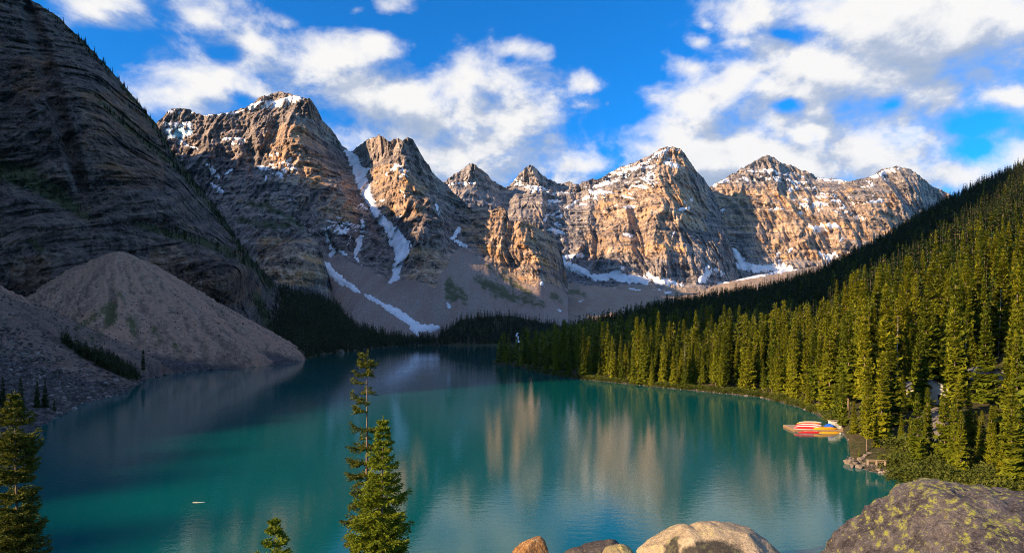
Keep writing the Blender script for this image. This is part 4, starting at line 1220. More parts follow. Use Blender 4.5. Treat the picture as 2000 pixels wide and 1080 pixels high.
near_tree(713, 37, 684, 1.75, 31, 'tall thin spruce with gaps between its branches, left of the bright one', NEEDLE_OLD, 30, 6, sparse=.45, power=.36, top_tuft=True, t0=.14, lean=-0.008)
near_tree(748, 30, 812, 2.7, 32, 'bright green full spruce in the middle foreground', NEEDLE_NEAR, 30, 7, power=.95, t0=.10, sparse=.12)
near_tree(48, 33, 766, 2.3, 33, 'ragged spruce at the left edge of the picture above the water', NEEDLE_OLD, 42, 7, sparse=.2, power=.70, top_tuft=True, t0=.10, lean=0.03)
near_tree(538, 24, 1010, 1.5, 34, 'small spruce tip poking up at the bottom edge', NEEDLE_NEAR, 18, 6, power=.8, sparse=.2, t0=.1)
# ------------------------------------------------------------------ boulders in front of the camera
def boulder_material(name, base, dark, lich, spots, s_lich=0.55, scale=1.0, bump=0.03, black=(), speck=1.0):
    m, N = new_mat(name)
    pos = N.n('ShaderNodeTexCoord').outputs['Object']
    n1 = N.noise(pos, 2.2 * scale, 8, 0.68, 0.4)
    n2 = N.noise(pos, 14.0 * scale, 7, 0.75)
    n3 = N.noise(N.v('ADD', pos, (7.1, 3.3, 1.9)), 3.4 * scale, 8, 0.72, 0.6)
    n4 = N.noise(N.v('ADD', pos, (1.1, 8.3, 4.9)), 3.0 * scale, 6, 0.7, 0.3)
    n5 = N.noise(pos, 60.0 * scale, 3, 0.7)
    sp = N.n('ShaderNodeTexVoronoi', {'Vector': pos, 'Scale': 48.0 * scale * speck}, feature='F1').outputs['Distance']
    f = N.m('MULTIPLY_ADD', N.m('SUBTRACT', n2, 0.5), 1.3, n1)
    col = N.mix(N.mr(f, 0.28, 0.72), dark, base)
    col = N.mix(N.mr(n5, 0.52, 0.68, 0, 0.55), col, tuple(0.35 * c for c in base))
    col = N.mix(N.mr(n5, 0.46, 0.30, 0, 0.5), col, tuple(min(0.8, 1.7 * c) for c in base))
    lm = N.mr(N.m('MULTIPLY_ADD', N.m('SUBTRACT', n2, 0.5), 1.5, n3), s_lich, s_lich + 0.07)
    lm = N.m('MULTIPLY', lm, N.mr(sp, 0.75, 0.35))
    col = N.mix(lm, col, N.mix(n2, tuple(0.6 * c for c in lich), tuple(1.3 * c for c in lich)))
    om = N.mr(N.m('MULTIPLY_ADD', N.m('SUBTRACT', n2, 0.5), 0.9, n4), 0.66, 0.76, 0, 0.8)
    col = N.mix(om, col, spots)
    for (cx, cy, cz, r) in black:
        dd = N.v('DISTANCE', pos, (cx, cy, cz))
        bm_ = N.mr(N.m('ADD', dd, N.m('MULTIPLY', N.m('SUBTRACT', n1, 0.5), 0.35)), r, r * 0.86)
        bc = N.mix(N.mr(n2, 0.5, 0.62), (0.022, 0.022, 0.022), (0.085, 0.085, 0.05))
        col = N.mix(N.m('MULTIPLY', bm_, 0.93), col, bc)
    h = N.m('MULTIPLY_ADD', n1, 2.0, N.m('MULTIPLY_ADD', n5, 0.25, n2))
    bp = N.n('ShaderNodeBump', {'Strength': 1.0, 'Distance': bump, 'Height': h})
    b = N.n('ShaderNodeBsdfPrincipled', {'Base Color': col, 'Roughness': 0.85, 'Normal': bp.outputs[0]})
    b.inputs['Specular IOR Level'].default_value = 0.3
    finish(N, b.outputs[0])
    return m


def boulder(name, outline, Y, depth, drop, mat, label, seed, rough=0.05, front=0.62, fold=0.0, nu=190, nv=150):
    """a rounded rock whose crest follows the outline (photo columns at distance Y); depth front to back, drop below the crest"""
    o = np.array(outline, float)
    x = (o[:, 0] - PX0) / F * Y; z = CAMZ + (PYH - o[:, 1]) / F * Y
    x0, x1 = x.min(), x.max()
    th = np.linspace(0, np.pi, nu)
    xs = (x0 + x1) / 2 - (x1 - x0) / 2 * np.cos(th)
    zr = np.interp(xs, x, z)
    zb = z.max() - drop
    e = np.sin(th) ** 0.5                                   # plan width runs out at both ends
    ph = np.linspace(-0.16 * np.pi, 1.0 * np.pi, nv)[:, None]
    c_, s_ = np.cos(ph), np.sin(ph)
    yy = Y + depth * np.where(c_ > 0, -front, -(1 - front)) * np.sign(c_) * np.sign(c_) * np.abs(c_) ** 0.75 * np.sign(c_) * np.sign(c_) * np.where(c_ > 0, 1, -1) * e[None]
    zz = zb + (zr - zb)[None] * np.sign(s_) * np.abs(s_) ** 0.55 * (0.25 + 0.75 * e[None] ** 0.5)
    xx = xs[None] + 0 * yy
    P = np.stack([xx, yy, zz], -1)
    cen = np.array([(x0 + x1) / 2, Y, (z.max() + zb) / 2])
    d = P - cen
    nrm = unit(d)
    q = P * 1.0
    dis = rough * 1.2 * fbm(q[..., 0] * 1.6, q[..., 1] * 1.6, q[..., 2] * 1.6 + seed, 6, 0.55)
    dis += rough * 0.5 * ridged(q[..., 0] * 3.1 + seed, q[..., 1] * 3.1, q[..., 2] * 4.5, 4, 0.55) * 0.5
    dis += -rough * 0.5 * np.exp(-(ridged(q[..., 0] * .9 + seed * 2 + 0.3 * dis, q[..., 1] * .9, q[..., 2] * 1.6, 1) - 1) ** 2 / 0.0015)
    if fold:
        w = q[..., 2] * 0.9 - q[..., 0] * 0.45 + 0.25 * fbm(q[..., 0] * 1.2, q[..., 1] * 1.2, q[..., 2], 3)
        dis += fold * (ridged(w * 5.0, q[..., 1] * 0.6, seed, 3, 0.6))
    calm = np.clip(1.2 - np.abs(s_) ** 6 * 0.75, 0.4, 1)
    P = P + nrm * (dis * calm)[..., None]
    rg_ = np.random.default_rng(int(seed * 10))
    sc3 = np.array([(x1 - x0) / 2, depth * .6, max(z.max() - cen[2], .05)])
    for _ in range(16):                                     # broken facets
        nn = unit(rg_.normal(size=3) * [1, 1, .7]); nn[1] = -abs(nn[1]) if rg_.uniform() < .7 else nn[1]
        if nn[2] > 0.75: continue
        dd = rg_.uniform(0.66, 0.92)
        e_ = ((P - cen) / sc3) @ nn - dd
        P = P - (np.where(e_ > 0, e_ * 0.8, 0)[..., None] * nn) * sc3
    P = P + nrm * (0.25 * rough * fbm(P[..., 0] * 7, P[..., 1] * 7, P[..., 2] * 7 + seed, 4, 0.6))[..., None]
    org = np.array([(x0 + x1) / 2, Y, zb])
    me = mesh_np(name, (P - org).reshape(-1, 3), grid_quads(nv, nu))
    ob = obj(name, me, mat, loc=tuple(org))
    tag(ob, label, 'boulder')
    return ob

BR_DARK = boulder_material('dark_lichen_rock', (0.20, 0.175, 0.18), (0.030, 0.026, 0.030), (0.34, 0.35, 0.08), (0.26, 0.10, 0.04), 0.53, 1.0, 0.07, speck=0.5)
BR_TAN = boulder_material('tan_rock', (0.46, 0.37, 0.25), (0.24, 0.185, 0.12), (0.40, 0.36, 0.13), (0.42, 0.30, 0.16), 0.60, 1.3, 0.02,
                          black=((-0.62, -0.15, 0.98, 0.26), (-0.30, -0.42, 0.86, 0.36), (-0.52, -0.45, 0.7, 0.36)))  # rounded black blotches on the rock's left part
BR_ORANGE = boulder_material('orange_rock', (0.40, 0.20, 0.06), (0.16, 0.075, 0.03), (0.50, 0.36, 0.20), (0.45, 0.18, 0.03), 0.58, 2.0, 0.02)
BR_YELLOW = boulder_material('yellow_lichen_rock', (0.36, 0.30, 0.14), (0.22, 0.17, 0.10), (0.42, 0.36, 0.09), (0.38, 0.24, 0.12), 0.56, 1.8, 0.02)
BR_GREY = boulder_material('grey_rock', (0.10, 0.085, 0.08), (0.03, 0.027, 0.027), (0.16, 0.15, 0.05), (0.14, 0.09, 0.06), 0.62, 1.6, 0.02)

boulder('boulder', [(1640,1085),(1650,1062),(1664,1036),(1684,1014),(1712,996),(1745,981),(1778,971),(1810,964),(1840,959),(1868,957),(1892,960),(1912,968),(1935,968),(1960,965),(2000,968),(2100,990),(2210,1060)], 4.6, 2.0, 1.5, BR_DARK,
        'huge dark boulder with green lichen at the lower right corner', 3.0, rough=0.085, fold=0.022, nu=420, nv=320)
boulder('boulder', [(1232,1066),(1240,1050),(1256,1040),(1276,1033),(1304,1029),(1332,1027),(1349,1030),(1360,1033),(1370,1026),(1388,1023),(1412,1025),(1445,1029),(1480,1033),(1512,1039),(1540,1047),(1568,1058),(1588,1074),(1600,1095)], 5.2, 1.5, 1.1, BR_TAN,
        'pale tan boulder with a black patch at the bottom edge', 5.0, rough=0.03, nu=240, nv=190)
boulder('boulder', [(985,1090),(1002,1076),(1022,1062),(1040,1051),(1056,1043),(1066,1044),(1074,1052),(1075,1066),(1070,1095)], 5.0, 0.6, 0.7, BR_ORANGE, 'small orange wedge shaped rock left of the pale boulder', 7.0, rough=0.035)
boulder('boulder', [(1080,1095),(1095,1080),(1122,1073),(1150,1067),(1172,1060),(1190,1054),(1205,1055),(1218,1063),(1232,1080),(1245,1100)], 5.6, 0.7, 0.7, BR_GREY, 'low dark grey rock between the orange rock and the pale boulder', 9.0, rough=0.035)
boulder('boulder', [(1155,1100),(1172,1082),(1192,1071),(1212,1065),(1230,1068),(1246,1080),(1262,1105)], 4.7, 0.5, 0.6, BR_YELLOW, 'small yellowish rock at the bottom edge against the pale boulder', 11.0, rough=0.025)

# loose rock, made once and scattered
def rock_mesh(name, seed, n=2, flat=0.65, rough=0.28):
    bm = bmesh.new()
    bmesh.ops.create_icosphere(bm, subdivisions=n, radius=0.5)
    rg = np.random.default_rng(seed)
    P = np.array([v.co[:] for v in bm.verts])
    P = P * np.array([1, rg.uniform(.65, .95), flat * rg.uniform(.8, 1.2)])
    for _ in range(7):                                      # broken faces
        nn = unit(rg.normal(size=3)); dd = rg.uniform(0.22, 0.36)
        e_ = P @ nn - dd
        P = P - np.where(e_ > 0, e_, 0)[:, None] * nn
    P *= 1 + rough * 0.35 * fbm(P[:, 0] * 3 + seed, P[:, 1] * 3, P[:, 2] * 3, 3)[:, None]
    for v, p in zip(bm.verts, P): v.co = p
    me = bpy.data.meshes.new(name); bm.to_mesh(me); bm.free()
    return me

STONE = boulder_material('shore_stone', (0.27, 0.215, 0.17), (0.10, 0.08, 0.065), (0.24, 0.20, 0.12), (0.25, 0.13, 0.06), 0.66, 0.8, 0.03)
m, N = new_mat('talus_stone')
oi = N.n('ShaderNodeObjectInfo').outputs['Random']
pos = N.n('ShaderNodeNewGeometry').outputs['Position']
c_ = N.ramp(oi, [(0.0, (0.035, 0.032, 0.032)), (0.6, (0.085, 0.07, 0.062)), (0.9, (0.17, 0.14, 0.12)), (1.0, (0.34, 0.29, 0.25))])
c_ = N.mix(N.mr(N.noise(pos, 1.5, 4, 0.7), 0.35, 0.7, 0, 0.6), c_, (0.03, 0.027, 0.026))
b = N.n('ShaderNodeBsdfPrincipled', {'Base Color': c_, 'Roughness': 0.9}); finish(N, b.outputs[0])
TSTONE = m
ROCK_COLL = bpy.data.collections.new('loose_rocks')
for k in range(6):
    me = rock_mesh('loose_rock', 40 + k, 1 if k < 5 else 2, 0.55); me.materials.append(TSTONE)
    ROCK_COLL.objects.link(bpy.data.objects.new('loose_rock_%d' % k, me))
ROCK_GN = instance_group(ROCK_COLL)
rg = np.random.default_rng(91)
# coarse block field on the left shore, finer bits on the fans
LP = []; LS = []
for (n_, lo, hi, cond) in ((9000, 0.8, 2.6, 0), (11000, 0.4, 1.5, 1)):
    pxr = rg.uniform(-120, 590, n_ * 6); Yr_ = 70 * (8.2 ** rg.uniform(0, 1, n_ * 6))
    x_ = (pxr - PX0) / F * Yr_
    z_, wh_, ov_ = left_ground_z(x_, Yr_)
    py_s = PYH - (z_ - CAMZ) / Yr_ * F
    inl = (z_ > -0.3) & (py_s > 560)
    if cond == 0:
        band = sstep(0, 60, py_s - np.interp(pxr, [-120, 0, 130, 270], [600, 610, 690, 735])) * (pxr < 290) + 0.6 * ((z_ < 2.2) & (pxr > 270) & (pxr < 585))
        ok = inl & (rg.uniform(size=len(z_)) < band)
    else:
        ok = inl & (rg.uniform(size=len(z_)) < 0.4)
    idx = np.nonzero(ok)[0][:n_]
    LP.append(np.stack([x_[idx], Yr_[idx], z_[idx] + 0.05], -1)); LS.append(lo * (hi / lo) ** (rg.uniform(0, 1, len(idx)) ** 1.8))
LP = np.concatenate(LP); LS = np.concatenate(LS); n_ = len(LP)
scatter('talus_blocks', LP, LS[:, None] * rg.uniform(.7, 1.4, (n_, 3)), rg.uniform(-.6, .6, (n_, 3)) * [1, 1, 6], rg.integers(0, 6, n_), ROCK_GN, 'broken grey rock covering the left shore and its fans', 'rubble')
# boulders of the rock pile, below and around the camera, out of the picture
n_ = 2600
x_ = rg.uniform(-60, 62, n_); y_ = rg.uniform(-20, 46, n_); z_ = pile_z(x_, y_)
py_s = PYH - (z_ + 0.6 - CAMZ) / np.maximum(y_, 0.5) * F
ok = (np.hypot(x_, y_) > 2.5) & (z_ > -0.6) & ((y_ < 1) | (py_s > 1130))
sz = 0.5 * (3.2 ** rg.uniform(0, 1, n_)); sz = np.where(z_ > 15.5, np.minimum(sz, 0.7), sz)
scatter('pile_blocks', np.stack([x_, y_, z_], -1)[ok], sz[ok][:, None] * rg.uniform(.7, 1.3, (ok.sum(), 3)), rg.uniform(-.5, .5, (ok.sum(), 3)) * [1, 1, 6], rg.integers(0, 6, ok.sum()), ROCK_GN, 'loose blocks of the rock pile under the big boulders', 'rubble')
# gravel and stones along the right shore
xs_ = rg.uniform(1005, 1790, 1500); off = rg.uniform(-0.6, 2.5, 1500)
Ysh = poly_interp(RS, xs_) + off
x_ = (xs_ - PX0) / F * Ysh; z_ = hill_z(x_, Ysh)
sz = 0.25 * (4.5 ** (rg.uniform(0, 1, 1500) ** 2))
scatter('shore_gravel', np.stack([x_, Ysh, np.maximum(z_, -0.05)], -1), sz[:, None] * rg.uniform(.7, 1.3, (1500, 3)), rg.uniform(-.5, .5, (1500, 3)) * [1, 1, 6], rg.integers(0, 6, 1500), ROCK_GN, 'stones along the waterline of the right shore', 'gravel')

# ------------------------------------------------------------------ bushes on the right shore
def bush_mesh(name, seed, n=700):
    rg = np.random.default_rng(seed); K = Kites()
    for _ in range(9):
        c = rg.normal(size=3) * [.32, .32, .2] + [0, 0, .42]
        p = unit(rg.normal(size=(n // 9, 3))) * rg.uniform(.5, 1, (n // 9, 1)) * [.3, .3, .28] + c
        p[:, 2] = np.maximum(p[:, 2], .02)
        d = unit(p - [0, 0, .1] + rg.normal(0, .25, p.shape)); l = rg.uniform(.07, .15, (len(p), 1))
        K.add(p, d, l, l * .6, unit(np.cross(d, rg.normal(size=p.shape))))
    return K.mesh(name)
BUSH = foliage_material('willow_leaves', (0.05, 0.075, 0.012), (0.13, 0.14, 0.02), 0.3)
BUSH_COLL = bpy.data.collections.new('shore_bushes')
for k in range(4):
    me = bush_mesh('bush', 60 + k, 420); me.materials.append(BUSH)
    BUSH_COLL.objects.link(bpy.data.objects.new('bush_%d' % k, me))
xs_ = np.concatenate([rg.uniform(1010, 1640, 430), rg.uniform(1745, 2080, 270)]); Ysh = poly_interp(RS, xs_) + np.where(xs_ > 1700, rg.uniform(-1.5, 12, 700), rg.uniform(0.6, 4.5, 700))
x_ = (xs_ - PX0) / F * Ysh; z_ = np.maximum(hill_z(x_, Ysh), -0.1)
sz = rg.uniform(.7, 2.2, 700) * np.where(xs_ > 1700, 1.3, 1.0)
scatter('shore_bushes', np.stack([x_, Ysh, z_], -1), sz[:, None] * np.array([1.3, 1.3, 1.0]), rg.uniform(0, 1, (700, 3)) * [0, 0, 6.28], rg.integers(0, 4, 700), instance_group(BUSH_COLL), 'low willow scrub along the right shore', 'bushes')
for k, (px, py, s, lab) in enumerate(((1765, 918, 3.0, 'round leafy bush at the water right of the shore rocks'), (1800, 925, 2.6, 'leafy bush at the water under the slim spruce'))):
    Yb = 88 - 2 * k
    x = (px - PX0) / F * Yb
    me = bush_mesh('leafy_bush', 80 + k, 1500); me.materials.append(BUSH)
    e = empty('leafy_bush', (x, Yb, float(hill_z(np.array([x]), np.array([Yb]))[0]) - .1), k); e.scale = (s, s, s * .9)
    tag(e, lab, 'bush'); obj('foliage', me, BUSH, e)

# ------------------------------------------------------------------ plain materials for built things
def paint(name, col, rough=0.5, var=0.25, scale=6.0):
    m, N = new_mat(name)
    pos = N.n('ShaderNodeTexCoord').outputs['Object']
    n = N.noise(pos, scale, 5, 0.65)
    c = N.mix(N.mr(n, 0.3, 0.75), col, tuple(max(0, c * (1 - var)) for c in col))
    b = N.n('ShaderNodeBsdfPrincipled', {'Base Color': c, 'Roughness': rough}); finish(N, b.outputs[0])
    return m
def wood(name, col, var=0.5):
    m, N = new_mat(name)
    pos = N.n('ShaderNodeTexCoord').outputs['Object']
    n = N.noise(N.v('MULTIPLY', pos, (1.5, 12, 12)), 1.0, 5, 0.7)
    c = N.mix(N.mr(n, 0.3, 0.7), tuple(c * (1 - var) for c in col), col)
    b = N.n('ShaderNodeBsdfPrincipled', {'Base Color': c, 'Roughness': 0.8}); finish(N, b.outputs[0])
    return m
RED = paint('red_canoe_paint', (0.62, 0.018, 0.012), 0.35); WHITE = paint('white_paint', (0.78, 0.76, 0.72), 0.45); YEL = paint('yellow_canoe_paint', (0.75, 0.36, 0.01), 0.4)
BLUE = paint('blue_tarp_cloth', (0.01, 0.10, 0.55), 0.6, .4, 3); CREAM = paint('cream_siding_paint', (0.62, 0.58, 0.50), 0.6); GREYP = paint('grey_siding_paint', (0.40, 0.39, 0.36), 0.7); ROOFM = paint('grey_shingle', (0.16, 0.16, 0.17), 0.8, .4)
PLANK = wood('weathered_plank', (0.42, 0.32, 0.22)); BEAM = wood('brown_beam', (0.32, 0.19, 0.09)); LOGW = wood('bleached_log', (0.62, 0.52, 0.38), .3)
GLASS = paint('window_glass', (0.03, 0.04, 0.05), 0.1, .1); CYAN = paint('blue_kayak_paint', (0.02, 0.35, 0.55), .4)


def canoe_mesh(L=4.9, Wd=0.86, D=0.50, ns=26, nt=12):
    V = []
    for i in range(ns + 1):
        s = -1 + 2 * i / ns
        w = Wd / 2 * (1 - abs(s) ** 2.4) ** 0.85 + 0.012
        dk = D * (1 - 0.45 * abs(s) ** 3)
        sheer = 0.16 * abs(s) ** 3
        for j in range(nt + 1):
            a = math.pi * j / nt
            V.append((s * L / 2, -w * math.cos(a), dk * max(0, math.sin(a)) ** 0.62 - sheer * (0 if j not in (0, nt) else 0) + 0.02))
    Q = grid_quads(ns + 1, nt + 1)
    return mesh_np('canoe_hull', np.array(V), Q)

def canoe(loc, rz, mat, label, upside=True, trim=WHITE, kind='canoe'):
    e = empty(kind, loc, rz)
    if not upside: e.rotation_euler = (math.pi, 0, rz)
    tag(e, label, kind, 'boats at the landing')
    me = canoe_mesh(); me.materials.append(mat)
    obj('hull', me, mat, e)
    bm = bmesh.new()                                        # gunwale rim
    for sg in (-1, 1):
        prev = None
        for i in range(27):
            s = -1 + 2 * i / 26; w = 0.45 * (1 - abs(s) ** 2.4) ** 0.85 + 0.03
            a_ = bm.verts.new((s * 2.45, sg * (w + .02), 0.0)); b2 = bm.verts.new((s * 2.45, sg * (w + .02), 0.07))
            if prev: bm.faces.new((prev[0], a_, b2, prev[1]))
            prev = (a_, b2)
    bm_obj('gunwale', bm, trim, e)
    bm = bmesh.new(); add_box(bm, -1.3, 1.3, -.018, .018, .48, .525); bm_obj('keel', bm, trim, e)
    return e

# ------------------------------------------------------------------ floating dock with canoes
DX, DY = on_ground(1552, 843)
dock_rz = math.radians(-6)
dk = empty('floating_dock', (DX, DY, 0.0), dock_rz)
tag(dk, 'wooden floating dock carrying upturned red, white and yellow canoes', 'dock')
dl, dw = 9.6, 7.0
for k in range(16):
    bm = bmesh.new(); y0 = k * dw / 16
    add_box(bm, 0, dl, y0 + .02, y0 + dw / 16 - .02, 0.42, 0.48); bm_obj('plank', bm, PLANK, dk)
for (x0, x1, y0, y1) in ((0, dl, -.06, .06), (0, dl, dw - .06, dw + .06), (-.06, .06, .06, dw - .06), (dl - .06, dl + .06, .06, dw - .06)):
    bm = bmesh.new(); add_box(bm, x0, x1, y0, y1, -0.1, 0.417); bm_obj('beam', bm, BEAM, dk)
for x0 in (1.2, 4.6, 8.0):
    bm = bmesh.new(); add_box(bm, x0, x0 + .7, .1, dw - .1, -0.25, 0.38); bm_obj('float', bm, GREYP, dk)
cz, sz_ = math.cos(dock_rz), math.sin(dock_rz)
def on_dock(u, v, z): return (DX + u * cz - v * sz_, DY + u * sz_ + v * cz, z)
rows_c = [(3.3, 0.75, RED, 'red upturned canoe at the front edge of the dock'), (3.9, 1.75, WHITE, 'white upturned canoe just behind the front red one on the dock'), (4.4, 2.75, RED, 'second red upturned canoe, in the middle of the dock'),
          (4.8, 3.75, WHITE, 'white upturned canoe behind the second red one on the dock'), (5.2, 4.7, RED, 'red upturned canoe third from the water on the dock'), (5.6, 5.6, YEL, 'yellow upturned canoe at the back of the dock'), (5.9, 6.45, WHITE, 'white upturned canoe rearmost on the dock')]
for k, (u, v, mt, lab) in enumerate(rows_c):
    canoe(on_dock(u - 0.7 + 0.25 * math.sin(k * 2.4), v, 0.49 + 0.06 * k), dock_rz + math.radians(-5 + 1.6 * k), mt, lab, trim=WHITE if mt != WHITE else YEL)
canoe(on_dock(6.3, 0.55, 0.49), dock_rz + 0.12, YEL, 'yellow upturned canoe on the front right of the dock', trim=YEL)
canoe(on_dock(2.9, -0.75, -0.22), dock_rz, RED, 'red canoe floating alongside the front of the dock')
canoe(on_dock(6.6, -0.85, -0.25), dock_rz + .05, YEL, 'yellow canoe floating alongside the front of the dock', trim=YEL)
canoe(on_dock(10.6, -0.9, -0.2), dock_rz + .25, WHITE, 'white canoe floating off the right end of the dock')
canoe(on_dock(13.0, 2.9, 0.15), dock_rz - .10, WHITE, 'white boat drawn up behind the hut at the landing', kind='rowing_boat')
canoe(on_dock(13.4, -0.6, 0.1), dock_rz - .30, WHITE, 'white boat at the water end of the gangway', kind='rowing_boat')
# blue tarp heaped over paddles
bm = bmesh.new(); bmesh.ops.create_icosphere(bm, subdivisions=4, radius=1.0)
P = np.array([v.co[:] for v in bm.verts]); P *= [0.85, 1.2, 0.85]
P *= 1 + 0.18 * ridged(P[:, 0] * 2, P[:, 1] * 2, P[:, 2] * 1.2, 3)[:, None]
P[:, 2] = np.maximum(P[:, 2], -0.02)
for v, p in zip(bm.verts, P): v.co = p
tag(bm_obj('tarpaulin', bm, BLUE, loc=on_dock(7.9, 2.3, 0.49), smooth=True), 'bright blue tarpaulin bunched up beside the hut on the dock', 'tarp')
# hut
ht = empty('dock_hut', on_dock(9.0, 2.6, 0.49), dock_rz); tag(ht, 'small cream box hut on the dock next to the blue tarpaulin', 'hut')
bm = bmesh.new(); add_box(bm, -1.0, 1.0, -.8, .8, 0, 1.55); bm_obj('wall', bm, CREAM, ht)
bm = bmesh.new(); add_box(bm, -1.12, 1.12, -.92, .92, 1.553, 1.66); bm_obj('roof', bm, PLANK, ht)
bm = bmesh.new(); add_box(bm, -.35, .35, -.83, -.803, 0.0, 1.3); bm_obj('door', bm, GREYP, ht)
# gangway to the land
gw = empty('gangway', on_dock(9.75, 1.6, 0.45), dock_rz - .05); tag(gw, 'plank gangway between the dock and the shore', 'gangway')
for k in range(18):
    bm = bmesh.new(); add_box(bm, k * .33, k * .33 + .29, -.7, .7, .02 + k * .012, .07 + k * .012); bm_obj('plank', bm, PLANK, gw)
for sg in (-1, 1):
    bm = bmesh.new(); add_box(bm, 0, 6, sg * .62 - .05, sg * .62 + .05, -.14, .015); bm_obj('beam', bm, BEAM, gw)

# ------------------------------------------------------------------ shore rocks, bench and path below the landing
ROCKS = [(1660,903,2.0),(1672,906,1.3),(1683,898,1.7),(1692,907,1.4),(1690,892,1.6),(1703,900,1.5),(1715,905,1.5),(1704,911,1.2),(1726,912,1.8),(1718,918,1.3),(1738,905,1.7),(1745,914,1.5),(1733,922,1.3),(1678,912,1.1),(1755,921,1.4),(1698,886,1.3),(1712,890,1.2),(1664,910,1.0)]
RW = ['outermost', 'flat', 'blocky', 'low', 'topmost', 'grey', 'rounded', 'wet', 'large pale', 'squat', 'brown', 'square', 'lowest', 'small', 'rightmost', 'upper', 'angular', 'half sunk']
for k, (px, py, s) in enumerate(ROCKS):
    zt = 0.15 + max(0, (905 - py)) * 0.045
    x, Yk = on_ground(px, py, zt)
    me = rock_mesh('shore_rock', 200 + k, 3, 0.62, 0.35)
    o = obj('shore_rock', me, STONE, loc=(x, Yk, zt)); o.scale = (s, s, s); o.rotation_euler = (0.2 * math.sin(k * 3), 0.2 * math.cos(k * 2), k * 1.9)
    for p in me.polygons: p.use_smooth = False
    tag(o, '%s rock in the heap at the water below the bench' % RW[k], 'rock', 'rocks heaped below the bench')
bx, by = on_ground(1693, 900, 1.6)
bn = empty('log_bench', (bx, by, 1.35), math.radians(-12)); bn.scale = (.75, .75, .55); tag(bn, 'timber bench with wooden posts above the heap of shore rocks', 'bench')
for k in range(3):
    bm = bmesh.new(); add_box(bm, k * 1.55, k * 1.55 + .28, -.14, .14, -0.6, 0.75); bm_obj('post', bm, PLANK, bn)
bm = bmesh.new(); add_box(bm, .283, 1.547, -.09, .12, .30, .52); bm_obj('rail', bm, BEAM, bn)
bm = bmesh.new(); add_box(bm, 1.833, 3.097, -.09, .12, .28, .50); bm_obj('rail', bm, BEAM, bn)
bm = bmesh.new(); add_box(bm, -.1, 3.5, -.2, .35, .752, .86); bm_obj('seat', bm, PLANK, bn)
PATHM = ground_material('packed_path_gravel', (0.22, 0.19, 0.16), (0.28, 0.24, 0.20), (0.16, 0.14, 0.12), 2.0)
pc = np.array([(63.5, 95.0), (68, 97.5), (72.0, 101), (74, 106), (76.5, 112), (81, 116)], float)
tt_ = np.linspace(0, len(pc) - 1, 60)
cx_ = np.interp(tt_, np.arange(len(pc)), pc[:, 0]); cy_ = np.interp(tt_, np.arange(len(pc)), pc[:, 1])
tg = unit(np.stack([np.gradient(cx_), np.gradient(cy_)], -1)); nr_ = np.stack([tg[:, 1], -tg[:, 0]], -1)
rowsP = []
for s in np.linspace(-1, 1, 9):
    x_ = cx_ + nr_[:, 0] * s * 1.7; y_ = cy_ + nr_[:, 1] * s * 1.7
    rowsP.append(np.stack([x_, y_, hill_z(x_, y_) + 0.12 * (1 - s * s) + 0.06], -1))
tag(obj('path', mesh_np('path', np.stack(rowsP).reshape(-1, 3), grid_quads(9, 60)), PATHM), kind='structure')
x, Yk = on_ground(1682, 852, 1.0)
canoe((x + 1, Yk, 0.9), 0.3, YEL, 'yellow boat half hidden behind the bushy little spruce', kind='rowing_boat')
x, Yk = on_ground(1724, 850, 1.6)
canoe((x, Yk, 1.6), 0.1, CYAN, 'blue kayak lying on the path between the spruces', trim=CYAN, kind='kayak')

# ------------------------------------------------------------------ cabins among the trees
def cabin(px, Yc, w, d, h, rh, rz, label, wall=CREAM, nboards=9, wins=((0.3, 1.3), (2.4, 1.3)), z=None):
    x = (px - PX0) / F * Yc
    z0 = float(hill_z(np.array([x]), np.array([Yc]))[0]) - 0.4 if z is None else z
    e = empty('cabin', (x, Yc, z0), rz); tag(e, label, 'cabin')
    bm = bmesh.new(); add_box(bm, -w / 2, w / 2, -d / 2, d / 2, -1.5, h)
    a_ = bm.verts.new((-w / 2, -d / 2, h)); b2 = bm.verts.new((w / 2, -d / 2, h)); t_ = bm.verts.new((0, -d / 2, h + rh)); bm.faces.new((a_, b2, t_))
    a_ = bm.verts.new((-w / 2, d / 2, h)); b2 = bm.verts.new((w / 2, d / 2, h)); t_ = bm.verts.new((0, d / 2, h + rh)); bm.faces.new((b2, a_, t_))
    wl = bm_obj('wall', bm, wall, e)
    bh = h / nboards
    for k in range(nboards):
        bm = bmesh.new(); add_box(bm, -w / 2 - .03, w / 2 + .03, -d / 2 - .06, -d / 2 - .003, k * bh + .02, (k + 1) * bh - .015); bm_obj('board', bm, wall, wl)
    rf = empty_roof = None
    bm = bmesh.new()
    for sg in (-1, 1):
        n_ = Vector((sg * rh, 0, w / 2)).normalized() * 0.16
        p = [Vector((0, -d / 2 - .5, h + rh)), Vector((sg * (w / 2 + .5), -d / 2 - .5, h - rh / w)), Vector((sg * (w / 2 + .5), d / 2 + .5, h - rh / w)), Vector((0, d / 2 + .5, h + rh))]
        lo = [bm.verts.new(q + Vector((0, 0, .02))) for q in p]; hi = [bm.verts.new(q + n_ + Vector((0, 0, .02))) for q in p]
        bm.faces.new(lo); bm.faces.new(hi)
        for q in range(4): bm.faces.new((lo[q], lo[(q + 1) % 4], hi[(q + 1) % 4], hi[q]))
    bm_obj('roof', bm, ROOFM, e)
    for (wx, wz) in wins:
        bm = bmesh.new(); add_box(bm, -w / 2 + wx, -w / 2 + wx + 1.1, -d / 2 - .12, -d / 2 - .062, wz, wz + 1.2); wn = bm_obj('window', bm, WHITE, e)
        bm = bmesh.new(); add_box(bm, -w / 2 + wx + .1, -w / 2 + wx + 1.0, -d / 2 - .14, -d / 2 - .122, wz + .1, wz + 1.1); bm_obj('pane', bm, GLASS, wn)
    return e
